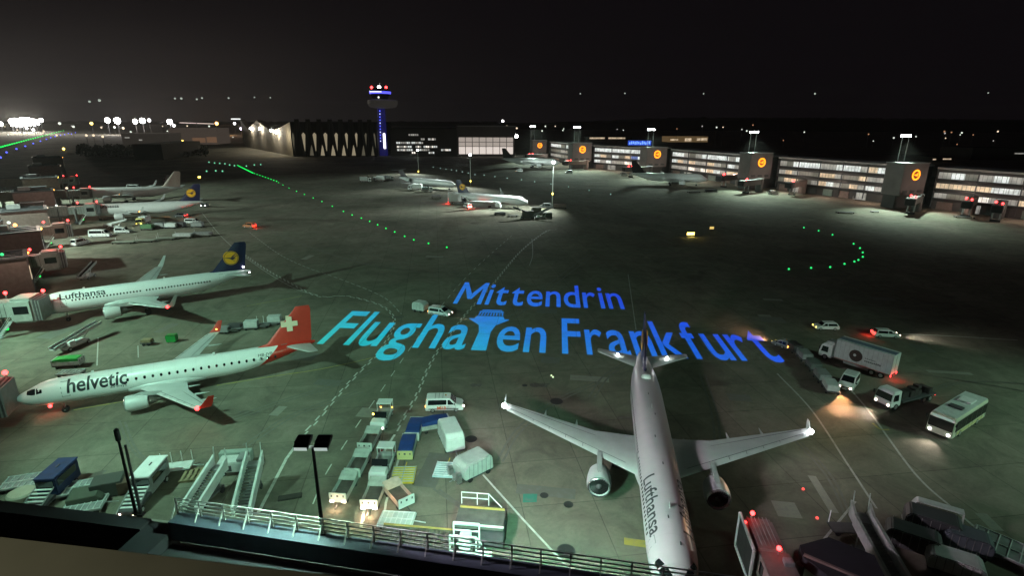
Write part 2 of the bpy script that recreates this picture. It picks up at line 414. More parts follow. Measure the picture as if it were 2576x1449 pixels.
# ------------------------------------------------------------------ glowing lettering thrown on the apron
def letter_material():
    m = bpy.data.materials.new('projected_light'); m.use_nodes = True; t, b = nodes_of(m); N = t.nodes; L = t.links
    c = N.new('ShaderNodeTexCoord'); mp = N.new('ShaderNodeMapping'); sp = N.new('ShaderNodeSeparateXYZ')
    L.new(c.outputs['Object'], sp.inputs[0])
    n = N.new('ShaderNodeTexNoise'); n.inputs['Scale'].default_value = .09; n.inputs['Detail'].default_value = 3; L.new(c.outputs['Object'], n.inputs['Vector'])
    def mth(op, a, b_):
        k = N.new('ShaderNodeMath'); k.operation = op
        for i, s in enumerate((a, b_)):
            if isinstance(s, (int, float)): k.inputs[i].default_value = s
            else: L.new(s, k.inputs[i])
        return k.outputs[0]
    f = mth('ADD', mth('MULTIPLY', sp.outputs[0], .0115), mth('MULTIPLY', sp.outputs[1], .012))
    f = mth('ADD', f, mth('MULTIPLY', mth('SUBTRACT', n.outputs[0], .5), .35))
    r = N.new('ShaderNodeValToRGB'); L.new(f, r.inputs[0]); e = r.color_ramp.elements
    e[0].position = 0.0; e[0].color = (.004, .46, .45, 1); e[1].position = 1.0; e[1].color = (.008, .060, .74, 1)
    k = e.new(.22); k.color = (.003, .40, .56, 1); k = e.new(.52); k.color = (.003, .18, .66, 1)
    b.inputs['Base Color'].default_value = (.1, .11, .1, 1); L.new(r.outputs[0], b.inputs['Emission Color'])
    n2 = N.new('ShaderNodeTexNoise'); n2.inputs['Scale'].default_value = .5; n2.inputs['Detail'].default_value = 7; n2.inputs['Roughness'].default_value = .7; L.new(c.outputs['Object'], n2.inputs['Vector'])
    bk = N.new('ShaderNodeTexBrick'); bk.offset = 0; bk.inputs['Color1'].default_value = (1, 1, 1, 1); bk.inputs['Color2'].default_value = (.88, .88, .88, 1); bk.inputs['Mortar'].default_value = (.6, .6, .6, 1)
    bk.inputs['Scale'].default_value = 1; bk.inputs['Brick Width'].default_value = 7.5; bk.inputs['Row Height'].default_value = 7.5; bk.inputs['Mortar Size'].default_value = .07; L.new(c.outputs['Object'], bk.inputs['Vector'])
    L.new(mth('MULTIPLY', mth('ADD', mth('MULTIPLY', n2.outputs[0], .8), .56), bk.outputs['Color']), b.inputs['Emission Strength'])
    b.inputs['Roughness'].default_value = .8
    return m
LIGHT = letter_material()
O = at(795, 866); EX = (at(1980, 913) - O); TXL = EX.length; EX.normalize(); EY = Vector((-EX.y, EX.x, 0))
def tx(u, v):
    d = at(u, v) - O; return d.dot(EX), d.dot(EY)
def word(name, label, txt, x0, x1, y0, cap, bold=.010, fixed=None):
    """letters of one word laid on the ground, each a mesh of its own"""
    root = thing(name, label, 'lettering', (O.x, O.y, 0), math.atan2(EX.y, EX.x))
    adv = []; x = 0.0; data = []
    for ch in txt:
        vs, fs = glyph_data(ch, bold)
        if ch == 'M':
            h_ = max(v[1] for v in vs); b0 = min(v[1] for v in vs); sw = .115; wd_ = .74
            vs = [(0, b0), (sw, b0), (sw, h_), (0, h_), (wd_ - sw, b0), (wd_, b0), (wd_, h_), (wd_ - sw, h_), (wd_ / 2 - sw * .5, b0 + h_ * .22), (wd_ / 2 + sw * .5, b0 + h_ * .22), (sw, h_ * .72), (wd_ - sw, h_ * .72), (wd_ / 2, b0 + h_ * .46)]
            fs = [[0, 1, 2, 3], [4, 5, 6, 7], [10, 8, 12, 2], [8, 9, 12], [9, 11, 7, 12]]
        lo = min(v[0] for v in vs); hi = max(v[0] for v in vs)
        data.append((vs, fs, x - lo)); x += (hi - lo) + .085
    total = x - .085; sx = (x1 - x0) / total
    capv, _ = glyph_data('F', bold); H = max(v[1] for v in capv); B = min(v[1] for v in capv); sy = cap / (H - B)
    for vs, fs, dx in data:
        mb = MB(); mb.v = [Vector((x0 + (vx + dx) * sx, y0 + (vy - B) * sy, .022)) for vx, vy in vs]; mb.f = fs; mb.mi = [0] * len(fs)
        mb.build('letter', LIGHT, root, recalc=False)
    return root
xa, ya = tx(795, 866); capF = tx(880, 783)[1] - ya
x1 = tx(1166, 880)[0]
wf_ = word('glowing_lettering', 'glowing cyan word Flughafen with a tower for its letter f, on the apron', 'Flugha', xa, x1, 0.1, capF)
xe0, xe1 = tx(1247, 864)[0], tx(1372, 891)[0]
def add_letters(root, txt, x0, x1, y0, cap, bold=.010):
    r2 = word('tmp', 'x', txt, x0, x1, y0, cap, bold)
    for c in list(r2.children): c.parent = root
    bpy.data.objects.remove(r2)
add_letters(wf_, 'en', xe0, xe1, 0.1, capF)
xs0, xs1 = tx(1183, 884)[0], tx(1222, 884)[0]                         # stem of the tower shaped letter
def tower_letter(root):
    mb = MB(); xm = (xs0 + xs1) / 2; wd = (xs1 - xs0) / 2; q = capF
    def P(pts): mb.poly([(xm + a * wd * 2.0, b * q, .022) for a, b in pts])
    P([(-.5, .006), (.5, .006), (.42, .5), (.62, .70), (-.62, .70), (-.42, .5)])
    P([(-.62, .70), (.62, .70), (1.5, .88), (1.5, .905), (-1.5, .905), (-1.5, .88)])
    P([(-1.15, .905), (1.15, .905), (1.0, .99), (-1.0, .99)])
    for k in range(9):
        a = -.92 + k * .23; P([(a - .05, 1.01), (a + .05, 1.01), (a * .93 + .06, 1.11), (a * .93 - .04, 1.11)])
    P([(-.98, 1.12), (.98, 1.12), (.9, 1.16), (-.9, 1.16)]); P([(-.8, 1.18), (.8, 1.18), (.76, 1.215), (-.76, 1.215)])
    mb.build('tower_shaped_letter', LIGHT, root, recalc=False)
tower_letter(wf_)
word('glowing_lettering', 'glowing blue word Frankfurt on the apron behind the near airliner', 'Frankfurt', tx(1414, 893)[0], tx(1978, 913)[0], 0.1, capF)
xm0, ym0 = tx(1140, 762); xm1, ym1 = tx(1573, 780)
word('glowing_lettering', 'glowing blue word Mittendrin, shorter line farther out on the apron', 'Mittendrin', xm0, xm1, (ym0 + ym1) / 2, tx(1190, 711)[1] - (ym0 + ym1) / 2)
# ------------------------------------------------------------------ airliners (local: x aft of the nose, y starboard, z up)
A320 = dict(L=37.57, wid=1.975, stat=[  # x, top, bottom, half width
    (0, 3.38, 3.22, .06), (.12, 3.62, 2.98, .30), (.45, 3.92, 2.66, .62), (1.0, 4.27, 2.36, .98), (1.8, 4.72, 2.10, 1.34), (2.6, 5.30, 1.93, 1.62),
    (3.4, 5.64, 1.82, 1.80), (4.4, 5.81, 1.76, 1.92), (5.6, 5.87, 1.73, 1.975), (12, 5.87, 1.73, 1.975), (18, 5.87, 1.73, 1.975), (23.6, 5.87, 1.73, 1.975), (26, 5.87, 1.86, 1.96),
    (28.5, 5.86, 2.28, 1.84), (31, 5.82, 2.98, 1.58), (33.4, 5.72, 3.76, 1.18), (35.4, 5.56, 4.40, .76), (36.8, 5.40, 4.86, .42), (37.57, 5.28, 5.04, .16)],
    wing=[(11.6, 1.5, 8.5, 2.75, .125), (12.6, 2.0, 7.4, 2.8, .12), (14.8, 6.3, 4.6, 3.35, .11), (20.1, 16.6, 1.62, 4.55, .11), (20.75, 17.0, 1.1, 4.62, .09)],
    fin=[(28.9, 5.6, 7.6), (30.4, 6.15, 6.2), (34.7, 11.2, 2.75), (35.2, 11.72, 2.0)], tail=[(32.0, .6, 4.2, 5.05), (35.25, 6.0, 1.55, 5.62), (35.6, 6.22, 1.05, 5.64)],
    eng=(10.9, 5.75, 2.05, 1.18, 4.1), gear=(5.0, 17.7, 3.8), win=(6.4, 29.8, .533, 4.42), wz=4.42, door=[(4.6, 3.35), (31.2, 3.6)], exits=[15.3, 16.2])
E190 = dict(L=36.24, wid=1.505, stat=[
    (0, 2.92, 2.74, .06), (.12, 3.12, 2.50, .27), (.5, 3.42, 2.16, .56), (1.1, 3.72, 1.86, .84), (1.9, 4.10, 1.64, 1.10), (2.7, 4.50, 1.52, 1.28),
    (3.6, 4.74, 1.46, 1.41), (4.8, 4.85, 1.42, 1.49), (6, 4.87, 1.42, 1.505), (12, 4.87, 1.42, 1.505), (18, 4.87, 1.42, 1.505), (23.5, 4.87, 1.42, 1.505), (26, 4.88, 1.62, 1.48),
    (28.5, 4.92, 2.10, 1.36), (31, 4.98, 2.76, 1.10), (33.2, 5.0, 3.42, .82), (35, 4.94, 4.0, .50), (36.24, 4.76, 4.40, .18)],
    wing=[(12.7, 1.1, 6.2, 1.95, .14), (13.5, 1.6, 5.4, 2.0, .135), (15.9, 5.2, 3.5, 2.45, .12), (20.6, 13.0, 1.75, 3.35, .11), (21.05, 13.45, 1.55, 3.42, .10)],
    fin=[(27.6, 4.75, 8.0), (29.6, 5.3, 6.2), (33.55, 9.9, 2.5), (34.0, 10.5, 1.9)], tail=[(31.9, .4, 3.6, 4.55), (34.7, 5.8, 1.4, 5.35), (34.95, 6.04, 1.05, 5.4)],
    eng=(12.1, 4.6, 1.65, 1.02, 3.9), gear=(4.6, 18.4, 2.97), win=(12.2, 30.6, .96, 3.66), wz=3.66, door=[(5.0, 2.75), (31.4, 3.1)], exits=[])
def plug(T, fw, af):
    sh = lambda x: x + (fw if x >= 9 else 0) + (af if x >= 20.8 else 0)
    q = dict(T); q['L'] = T['L'] + fw + af; q['stat'] = [(sh(r[0]),) + r[1:] for r in T['stat']]
    q['wing'] = [(r[0] + fw,) + r[1:] for r in T['wing']]; q['eng'] = (T['eng'][0] + fw,) + T['eng'][1:]
    q['fin'] = [(r[0] + fw + af,) + r[1:] for r in T['fin']]; q['tail'] = [(r[0] + fw + af,) + r[1:] for r in T['tail']]
    g_ = T['gear']; q['gear'] = (g_[0], g_[1] + fw, g_[2]); q['win'] = T['win'][:1] + (T['win'][1] + fw + af,) + T['win'][2:]
    q['door'] = [(sh(x), z) for x, z in T['door']]; q['shift'] = (fw, fw + af); return q
CRJ = dict(L=36.2, wid=1.345, stat=[
    (0, 2.35, 2.2, .06), (.15, 2.55, 1.95, .28), (.6, 2.85, 1.62, .58), (1.4, 3.2, 1.36, .9), (2.4, 3.72, 1.22, 1.18), (3.6, 3.96, 1.16, 1.32), (5, 4.0, 1.15, 1.345),
    (12, 4.0, 1.15, 1.345), (20, 4.0, 1.15, 1.345), (26, 4.0, 1.2, 1.345), (29, 3.98, 1.7, 1.2), (32, 3.92, 2.4, .85), (35, 3.7, 3.0, .4), (36.2, 3.5, 3.2, .12)],
    wing=[(14.5, 1.0, 6.0, 1.5, .13), (15.6, 1.5, 5.0, 1.55, .13), (17.8, 4.6, 3.3, 1.9, .11), (21.2, 11.6, 1.5, 2.7, .10), (21.6, 12.0, 1.2, 2.8, .09)],
    fin=[(29.5, 3.8, 5.6), (30.6, 4.4, 4.6), (33.5, 7.0, 3.2)], tail=[(33.3, .2, 2.8, 7.1), (35.6, 4.2, 1.3, 7.25), (35.8, 4.3, 1.0, 7.25)],
    eng=(26.2, 2.35, 2.95, .78, 3.9), gear=(3.6, 18.6, 2.05), win=(6, 26, 1.2, 3.1), wz=3.1, door=[], exits=[])

def livery(name, base, other, ax, az, c):
    """two paints on one skin, parted where ax*x + az*z > c in the aircraft's own axes"""
    if name in MATS: return MATS[name]
    m = mat(name, base, .32, var=0, spec=.5); t, b = nodes_of(m); N = t.nodes; L = t.links
    tcn = N.new('ShaderNodeTexCoord'); sp = N.new('ShaderNodeSeparateXYZ'); L.new(tcn.outputs['Object'], sp.inputs[0])
    def mth(op, a, b_):
        k = N.new('ShaderNodeMath'); k.operation = op
        for i, s in enumerate((a, b_)):
            if isinstance(s, (int, float)): k.inputs[i].default_value = s
            else: L.new(s, k.inputs[i])
        return k.outputs[0]
    q = mth('ADD', mth('MULTIPLY', sp.outputs[0], ax), mth('MULTIPLY', sp.outputs[2], az))
    k = N.new('ShaderNodeMix'); k.data_type = 'RGBA'; L.new(mth('GREATER_THAN', q, c), k.inputs[0])
    k.inputs[6].default_value = (*base, 1); k.inputs[7].default_value = (*other, 1)
    nz = N.new('ShaderNodeTexNoise'); nz.inputs['Scale'].default_value = .9; nz.inputs['Detail'].default_value = 6; L.new(tcn.outputs['Object'], nz.inputs['Vector'])
    fx = mth('FRACT', mth('MULTIPLY', sp.outputs[0], .395), 0.0); seam = mth('LESS_THAN', fx, .018)   # skin panel joints
    s = mth('SUBTRACT', mth('ADD', mth('MULTIPLY', nz.outputs[0], .16), .92), mth('MULTIPLY', seam, .09))
    v = N.new('ShaderNodeVectorMath'); v.operation = 'SCALE'; L.new(k.outputs[2], v.inputs[0]); L.new(s, v.inputs['Scale'])
    L.new(v.outputs[0], b.inputs['Base Color']); return m

def fus_at(T, x):
    st = T['stat']
    for a, b in zip(st, st[1:]):
        if a[0] <= x <= b[0]:
            t = (x - a[0]) / (b[0] - a[0]); return [a[i] + (b[i] - a[i]) * t for i in (1, 2, 3)]
    return st[-1][1:]
def fus_pt(T, x, ang, eps=0.0):
    """point on the skin; ang 0 = starboard side, 90 = top, 180 = port"""
    top, bot, hw = fus_at(T, x); zc = bot + (top - bot) * .5; rz = (top - bot) / 2
    return Vector((x, (hw + eps) * math.cos(ang), zc + (rz + eps) * math.sin(ang)))
def ang_for(T, x, z, side):
    top, bot, hw = fus_at(T, x); zc = (top + bot) / 2; rz = (top - bot) / 2
    a = math.asin(max(-1, min(1, (z - zc) / rz))); return a if side > 0 else math.pi - a
def skin_text(T, txt, x0, x1, z0, hgt, side, bold=.02, shear=0.0):
    """lettering wrapped on the cabin side; reads nose-to-tail on the port side, tail-to-nose on the starboard side"""
    vs, fs = glyph_data(txt, bold, shear, cut=3)
    lo, hi = min(v[0] for v in vs), max(v[0] for v in vs); bt, tp = 0.0, .72
    mb = MB()
    for vx, vy in vs:
        t = (vx - lo) / (hi - lo); x = x0 + (x1 - x0) * (t if side < 0 else 1 - t)
        top, bot, hw = fus_at(T, x)
        a0 = ang_for(T, x, z0, 1); a = a0 + (vy - bt) / (tp - bt) * hgt / hw
        mb.v.append(fus_pt(T, x, a if side > 0 else math.pi - a, .02))
    mb.f = fs; mb.mi = [0] * len(fs)
    return mb
def skin_patch(T, xs, zs, side, eps=.012):
    """quad strip patch on the skin between z limits at stations xs"""
    mb = MB(); rows = []
    for i, x in enumerate(xs):
        z0, z1 = zs[i]; r = []
        for k in range(4): r.append(fus_pt(T, x, ang_for(T, x, z0 + (z1 - z0) * k / 3, side), eps))
        rows.append(r)
    return mb.loft(rows, 0, caps=False, closed=False)
NACA = [(1.0, .004), (.8, .26), (.6, .44), (.4, .52), (.25, .50), (.12, .39), (.04, .24), (0, 0), (.04, -.17), (.12, -.26), (.25, -.32), (.4, -.32), (.6, -.25), (.8, -.13), (1.0, -.004)]
def airfoil(x, y, z, c, th): return [Vector((x + a * c, y, z + b * c * th)) for a, b in NACA]
def fin_foil(x, z, c, th=.10): return [Vector((x + a * c, b * c * th * .85 if b > 0 else b * c * th * 1.4, z)) for a, b in NACA]

def aircraft(name, label, T, skin, finm, wingtip='fence', tipm=None, lights=True, detail=True, engm=None, group='parked airliners', sat=False):
    root = thing(name, label, 'airliner', group=group)
    rings = []
    for x, top, bot, hw in T['stat']:
        zc, rz = (top + bot) / 2, (top - bot) / 2; n = 32 if detail else 20
        rings.append([Vector((x, hw * math.cos(2 * math.pi * k / n), zc + rz * math.sin(2 * math.pi * k / n))) for k in range(n)])
    mb = MB().loft(rings); mb.build('fuselage', skin, root, smooth=40)
    wx0 = T['wing'][0]; tk = .8                                       # belly fairing
    fr = []
    for s, k in ((-1.6, .25), (-.6, .8), (1.5, 1.0), (5.5, 1.0), (8.4, .75), (10.2, .2)):
        x = wx0[0] + s; top, bot, hw = fus_at(T, x)
        fr.append([Vector((x, (hw + .16) * k * math.cos(2 * math.pi * j / 20), bot + .75 + (.98 * k) * math.sin(2 * math.pi * j / 20))) for j in range(20)])
    MB().loft(fr).build('belly_fairing', WINGM, root, smooth=50)
    for s in (-1, 1):                                                 # wings
        rg = [airfoil(x, s * y, z, c, th) for x, y, c, z, th in T['wing']]
        wo = MB().loft(rg).build('wing', WINGM, root, smooth=40)
        xt, yt, ct, zt, _ = T['wing'][-1]; xr, yr, cr_, zr, _ = T['wing'][1]; xk, yk, ck, zk, _ = T['wing'][2]
        if detail:
            mb = MB()                                                 # slat and flap joints, spoilers
            def on(fr_, t, up=.035):
                # point at chord fraction t, span fraction fr_ between kink and tip
                x0, y0, c0, z0 = (xk + (xt - xk) * fr_, yk + (yt - yk) * fr_, ck + (ct - ck) * fr_, zk + (zt - zk) * fr_)
                return Vector((x0 + t * c0, s * y0, z0 + c0 * .058 * (1 - abs(t - .35)) + up))
            for t in (.16, .74):
                mb.beam(on(-.3, t, .03 if t < .5 else -.02), on(.93, t, .02), .05, .02)
            for f_ in (.12, .3, .48, .66, .84): mb.beam(on(f_, .02, .0), on(f_, .16, .02), .05, .02)
            mb.build('wing_joint', mat('wing_joint', (.12, .13, .13), .6), wo)
            for f_, ln in ((-.25, 2.6), (.2, 2.2), (.55, 1.8)):         # flap track fairings
                q = on(f_, .62, -.42); mb = MB(); mb.lathe([(0, .03), (.35, .17), (1.0, .21), (ln, .12), (ln + .9, .02)], q, 'x', 10, ys=.8)
                mb.build('flap_fairing', WINGM, root, smooth=40)
        if wingtip == 'fence':
            mb = MB(); mb.slab([(xt + .1, s * (yt + .02), zt), (xt + .9, s * (yt + .02), zt + .95), (xt + 1.45, s * (yt + .02), zt + .95), (xt + 1.3, s * (yt + .02), zt - .3), (xt + .8, s * (yt + .02), zt - .6)], (0, s, 0), .07)
            mb.build('wingtip_fence', tipm or WINGM, root)
        elif wingtip:
            hgt, out_, back = wingtip
            rg = [[Vector((xt + a * ct, s * yt, zt + b * ct * .09)) for a, b in NACA],
                  [Vector((xt + .55 + a * ct * .8, s * (yt + out_ * .5 - b * ct * .05), zt + hgt * .3 + b * ct * .05)) for a, b in NACA],
                  [Vector((xt + back + a * ct * .4, s * (yt + out_ - b * ct * .04), zt + hgt)) for a, b in NACA]]
            MB().loft(rg).build('winglet', tipm or WINGM, root, smooth=40)
        rg = [airfoil(x, s * y, z, c, .10) for x, y, c, z in T['tail']]
        MB().loft(rg).build('tailplane', WINGM, root, smooth=40)
        ex, ey, ez, er, el = T['eng']; k = er
        pr = [(0.35, k * .80), (.12, k * .84), (0, k * .90), (.06, k * .97), (.3, k * 1.02), (.9, k * 1.06), (1.7, k * 1.02), (2.6, k * .88), (2.62, k * .80)]
        MB().lathe(pr, (ex, s * ey, ez), 'x', 28).build('engine_nacelle', engm or WINGM, root, smooth=40)
        if detail:
            MB().lathe([(.10, k * .845), (-.01, k * .90), (.03, k * .95), (.16, k * 1.0), (.165, k * .99)], (ex - .012, s * ey, ez), 'x', 28, caps=False).build('inlet_lip', mat('polished_lip', (.62, .63, .64), .22, .85, var=.1), root, smooth=50)
            mb = MB(); mb.lathe([(.30, k * .86), (.34, k * .80)], (ex, s * ey, ez), 'x', 28)
            fo = mb.build('engine_fan', mat('fan_blades', (.006, .006, .007), .6, 0), root)
            mb = MB()
            for j in range(22):
                a = 2 * math.pi * j / 22; u_, v_ = math.cos(a), math.sin(a); a2 = a + .17
                mb.poly([(ex + .27, s * ey + u_ * k * .2, ez + v_ * k * .2), (ex + .20, s * ey + u_ * k * .79, ez + v_ * k * .79), (ex + .29, s * ey + math.cos(a2) * k * .79, ez + math.sin(a2) * k * .79), (ex + .29, s * ey + math.cos(a2) * k * .2, ez + math.sin(a2) * k * .2)])
            mb.build('fan_blade_ring', mat('blade_dark', (.022, .022, .024), .5, .3), fo, recalc=False)
            MB().lathe([(-.1, .02), (.05, k * .12), (.30, k * .26)], (ex, s * ey, ez), 'x', 14).build('spinner', DGREY, fo, smooth=40)
            MB().lathe([(2.4, k * .66), (3.0, k * .56), (el - .5, k * .42), (el - .48, k * .34)], (ex, s * ey, ez), 'x', 20).build('exhaust_nozzle', mat('burnt_metal', (.16, .14, .13), .4, .6), root, smooth=40)
            MB().lathe([(el - .6, k * .32), (el + .35, .03)], (ex, s * ey, ez), 'x', 14).build('exhaust_cone', mat('burnt_metal', (.16, .14, .13), .4, .6), root, smooth=40)
            # strake
            MB().slab([(ex + .8, s * (ey - s * s * 0) - .0, ez + k * 1.04), (ex + 1.6, s * ey, ez + k * 1.02), (ex + 1.6, s * ey - .55, ez + k * 1.35)], (0, 0, 1), .03)
        if T is CRJ:
            MB().box(ex + 1.8, s * (ey / 2 + .4), ez - .1, 2.2, ey - 1.2, .25).build('engine_pylon', skin, root)
        else:
            # pylon from nacelle top to the wing leading edge
            zl = zr + (zk - zr) * (ey - yr) / (yk - yr); xl = xr + (xk - xr) * (ey - yr) / (yk - yr)
            mb = MB(); wdt = .26
            poly = [(ex + .75, ez + k * 1.02), (ex + 1.9, ez + k * 1.22), (xl + .3, zl + .36), (xl + 1.3, zl + .1), (xl + 1.2, ez + k * .55), (ex + 1.6, ez + k * .8)]
            mb.prism(poly, s * ey - wdt, s * ey + wdt); mb.build('engine_pylon', PYLM, root, bevel=.08)
    z0 = T['fin'][0]
    MB().loft([fin_foil(x, z, c) for x, z, c in T['fin']]).build('tail_fin', finm, root, smooth=40)
    # undercarriage
    gn, gm, gy = T['gear']
    for gx, gys, rw in ((gn, (0,), .38), (gm, (-gy, gy), .57)):
        for y in gys:
            mb = MB(); mb.tube((gx, y, rw), (gx - (.0 if y == 0 else .1), y * .95, T['stat'][9][2] + .5 if y == 0 else T['wing'][1][3] - .1), .11)
            mb.tube((gx, y - .45, rw), (gx, y + .45, rw), .07); mb.tube((gx, y, 1.0), (gx - .9, y * .9, T['stat'][9][2] + .4), .05)
            gg = mb.build('landing_gear', GREY, root)
            for dy in (-.36, .36) if y else (-.22, .22):
                MB().lathe([(-.17, rw * .72), (-.14, rw * .97), (0, rw), (.14, rw * .97), (.17, rw * .72)], (gx, y + dy, rw), 'y', 18).build('wheel', BLACK, gg, smooth=40)
    if detail:
        x0, x1, dx, wz = T['win']; hw_, hh = (.12, .17) if T['wid'] > 1.6 else (.15, .20)
        for side in (-1, 1):
            x = x0; first = None
            while x < x1:
                if not (T['wid'] > 1.6 and any(abs(x - e) < .05 for e in [17.6])):
                    if first is None:
                        mb = MB(); pts = []
                        xm = 14.0; a0 = ang_for(T, xm, wz, side)
                        for k in range(8):
                            t = 2 * math.pi * (k + .5) / 8; px = max(-1, min(1, 1.25 * math.cos(t))) * hw_; pz = max(-1, min(1, 1.25 * math.sin(t))) * hh
                            q = fus_pt(T, xm, ang_for(T, xm, wz + pz, side), .012); pts.append((px, q.y, q.z))
                        first = mb.poly(pts).build('cabin_window', GLASS, root, recalc=False); first.location.x = x
                    else:
                        c = first.copy(); COL.objects.link(c); c.parent = root; c.location.x = x
                x += dx
            for xd, zd in T['door']:                                   # door outlines
                mb = MB(); z1 = zd + 1.85
                for xa_, xb_, za, zb in ((xd, xd + .06, zd, z1), (xd + .82, xd + .88, zd, z1), (xd, xd + .88, z1 - .05, z1), (xd, xd + .88, zd, zd + .06)):
                    mb2 = skin_patch(T, [xa_, xb_], [(za, zb), (za, zb)], side, .014); mb.add(mb2.v, mb2.f)
                mb.build('door', mat('door_outline', (.16, .18, .18), .5, var=0), root, recalc=False)
            # cockpit side window and windscreen
            if T['wid'] > 1.6:
                for xs, zs in (([1.45, 2.0, 2.5], [(4.38, 4.55), (4.36, 4.78), (4.42, 5.0)]), ([2.62, 3.2], [(4.45, 5.02), (4.55, 4.98)])):
                    skin_patch(T, xs, zs, side, .02).build('cockpit_window', GLASS, root, recalc=False)
            else:
                for xs, zs in (([1.35, 1.9, 2.3], [(3.45, 3.78), (3.42, 4.0), (3.46, 4.1)]), ([2.42, 3.05], [(3.5, 4.12), (3.62, 4.0)])):
                    skin_patch(T, xs, zs, side, .02).build('cockpit_window', GLASS, root, recalc=False)
        # blade aerials, satcom dome
        for xa_ in (8.0, T['wing'][0][0] + 9.5):
            top = fus_at(T, xa_)[0]; MB().slab([(xa_, -.02, top - .03), (xa_ + .45, -.02, top - .03), (xa_ + .5, -.02, top + .32), (xa_ + .25, -.02, top + .32)], (0, 1, 0), .04).build('aerial', WHITE, root)
        if sat:
            xd = T['L'] - 9.6; top = fus_at(T, xd)[0]; mb = MB(); mb.lathe([(-.25, .3), (-.1, .62), (.18, .58), (.36, .34), (.42, .05)], (xd, 0, top), 'z', 18); mb.build('antenna_dome', WHITE, root, smooth=50)
    return root
WINGM = mat('wing_paint', (.50, .52, .52), .42, .05, var=.10, scale=.8)
PYLM = mat('pylon_paint', (.36, .37, .37), .45, var=.12)
LHSKIN = livery('white_airliner_skin', (.70, .70, .72), (.45, .46, .48), 0, -1, -2.15)
REDSKIN = livery('white_and_red_skin', (.72, .74, .74), (.50, .03, .018), 1.0, -1.1, 25.6)
def crane_logo(root, T, cx, cz, r, thick):
    """round golden emblem with a flying crane on both faces of the fin"""
    for s in (-1, 1):
        y = s * thick
        mb = MB(); mb.lathe([(y - .01, r), (y + .01, r)], (cx, 0, cz), 'y', 36); d = mb.build('fin_emblem', GOLD, root)
        y2 = y + s * .022; mb = MB(); k = 1
        def P(pts): mb.poly([(cx + a * r, y2, cz + b * r) for a, b in pts])
        # long neck, body, two raised wings, tail
        P([(-.86, .10), (-.84, .04), (-.3, -.06), (-.05, -.16), (.1, -.02), (-.2, .08)])
        P([(-.1, -.16), (.12, -.3), (.62, -.12), (.5, -.02), (.16, -.02)])
        P([(-.1, .02), (.12, .0), (.72, .52), (.62, .56), (.3, .36)])
        P([(.05, -.04), (.26, -.06), (.86, .26), (.80, .32), (.5, .2)])
        P([(.02, -.24), (.16, -.3), (.46, -.52), (.4, -.54)])
        n = 40; ro, ri = .93, .87
        for j in range(n):
            a, b = 2 * math.pi * j / n, 2 * math.pi * (j + 1) / n
            P([(ro * math.cos(a), ro * math.sin(a)), (ro * math.cos(b), ro * math.sin(b)), (ri * math.cos(b), ri * math.sin(b)), (ri * math.cos(a), ri * math.sin(a))])
        mb.build('crane_emblem', NAVY, d, recalc=False)
def cross_logo(root, cx, cz, a, wd, thick):
    for s in (-1, 1):
        mb = MB(); y = s * thick; tl = R(-12); c, q = math.cos(tl), math.sin(tl)
        pts = [(-wd, -a), (wd, -a), (wd, -wd), (a, -wd), (a, wd), (wd, wd), (wd, a), (-wd, a), (-wd, wd), (-a, wd), (-a, -wd), (-wd, -wd)]
        for quad in ((0, 1, 6, 7), (2, 3, 4, 5), (8, 9, 10, 11)):
            mb.poly([(cx + pts[k][0], y, cz + pts[k][1]) for k in quad])
        mb.build('white_cross', mat('cream_paint', (.80, .66, .50), .4, var=0), root, recalc=False)
def navlight(root, loc, m, r=.16, name='wing_light', power=0, col=(1, 1, 1)):
    MB().ball(loc, r).build(name, m, root, smooth=60)
    if power: lamp(name + '_glow', 'POINT', loc, power, col, r * 1.2, parent=root)
def put(root, x, y, ang): root.location = (x, y, 0); root.rotation_euler = (0, 0, ang + math.pi)

# nearest airliner, nose towards the terminal
A321 = plug(A320, 3.9, 1.2)
GREYSKIN = livery('greyish_airliner_skin', (.43, .385, .415), (.36, .40, .42), 0, -1, -2.15)
a1 = aircraft('narrowbody_airliner', 'white twin jet seen from above, nose towards the camera, nearest of all', A321, GREYSKIN, NAVY, 'fence', sat=True)
_a = R(-98.8); put(a1, 12.85 + 3.9 * math.cos(_a), 34.30 + 3.9 * math.sin(_a), _a)
for s in (1, -1): skin_text(A321, 'Lufthansa', 5.5, 13.0, 4.78, 1.35, s, .014).build('airline_lettering', INK, a1, recalc=False)
crane_logo(a1, A321, 39.3, 8.4, 1.45, .30)
for s in (-1, 1):
    navlight(a1, (24.8, s * 17.08, 4.72), G_FLOOD, .30, 'wing_light', 900, (.95, .97, 1))
    navlight(a1, (40.1, s * 3.4, 5.62), G_FLOOD, .17, 'tail_light', 120, (.95, .97, 1))
navlight(a1, (36.7, 0, 6.9), G_WHITE, .12, 'beacon', 0)
mb = MB()
for x, s in ((4.2, .35), (7.0, -.2), (14.5, .1), (19.2, -.15), (23.8, .2), (28.5, -.1)):
    q = fus_pt(A321, x, math.pi / 2 + s * .6, .012); mb.box(q.x, q.y, q.z - .02, .35, .1, .05)
mb.build('roof_fitting', DGREY, a1)
o = skin_patch(A321, [6.3, 6.38, 6.9, 6.97], [(5.0, 5.5)] * 4, 1, .015).build('hatch_outline', mat('hatch_paint', (.48, .44, .46), .5), a1, recalc=False)
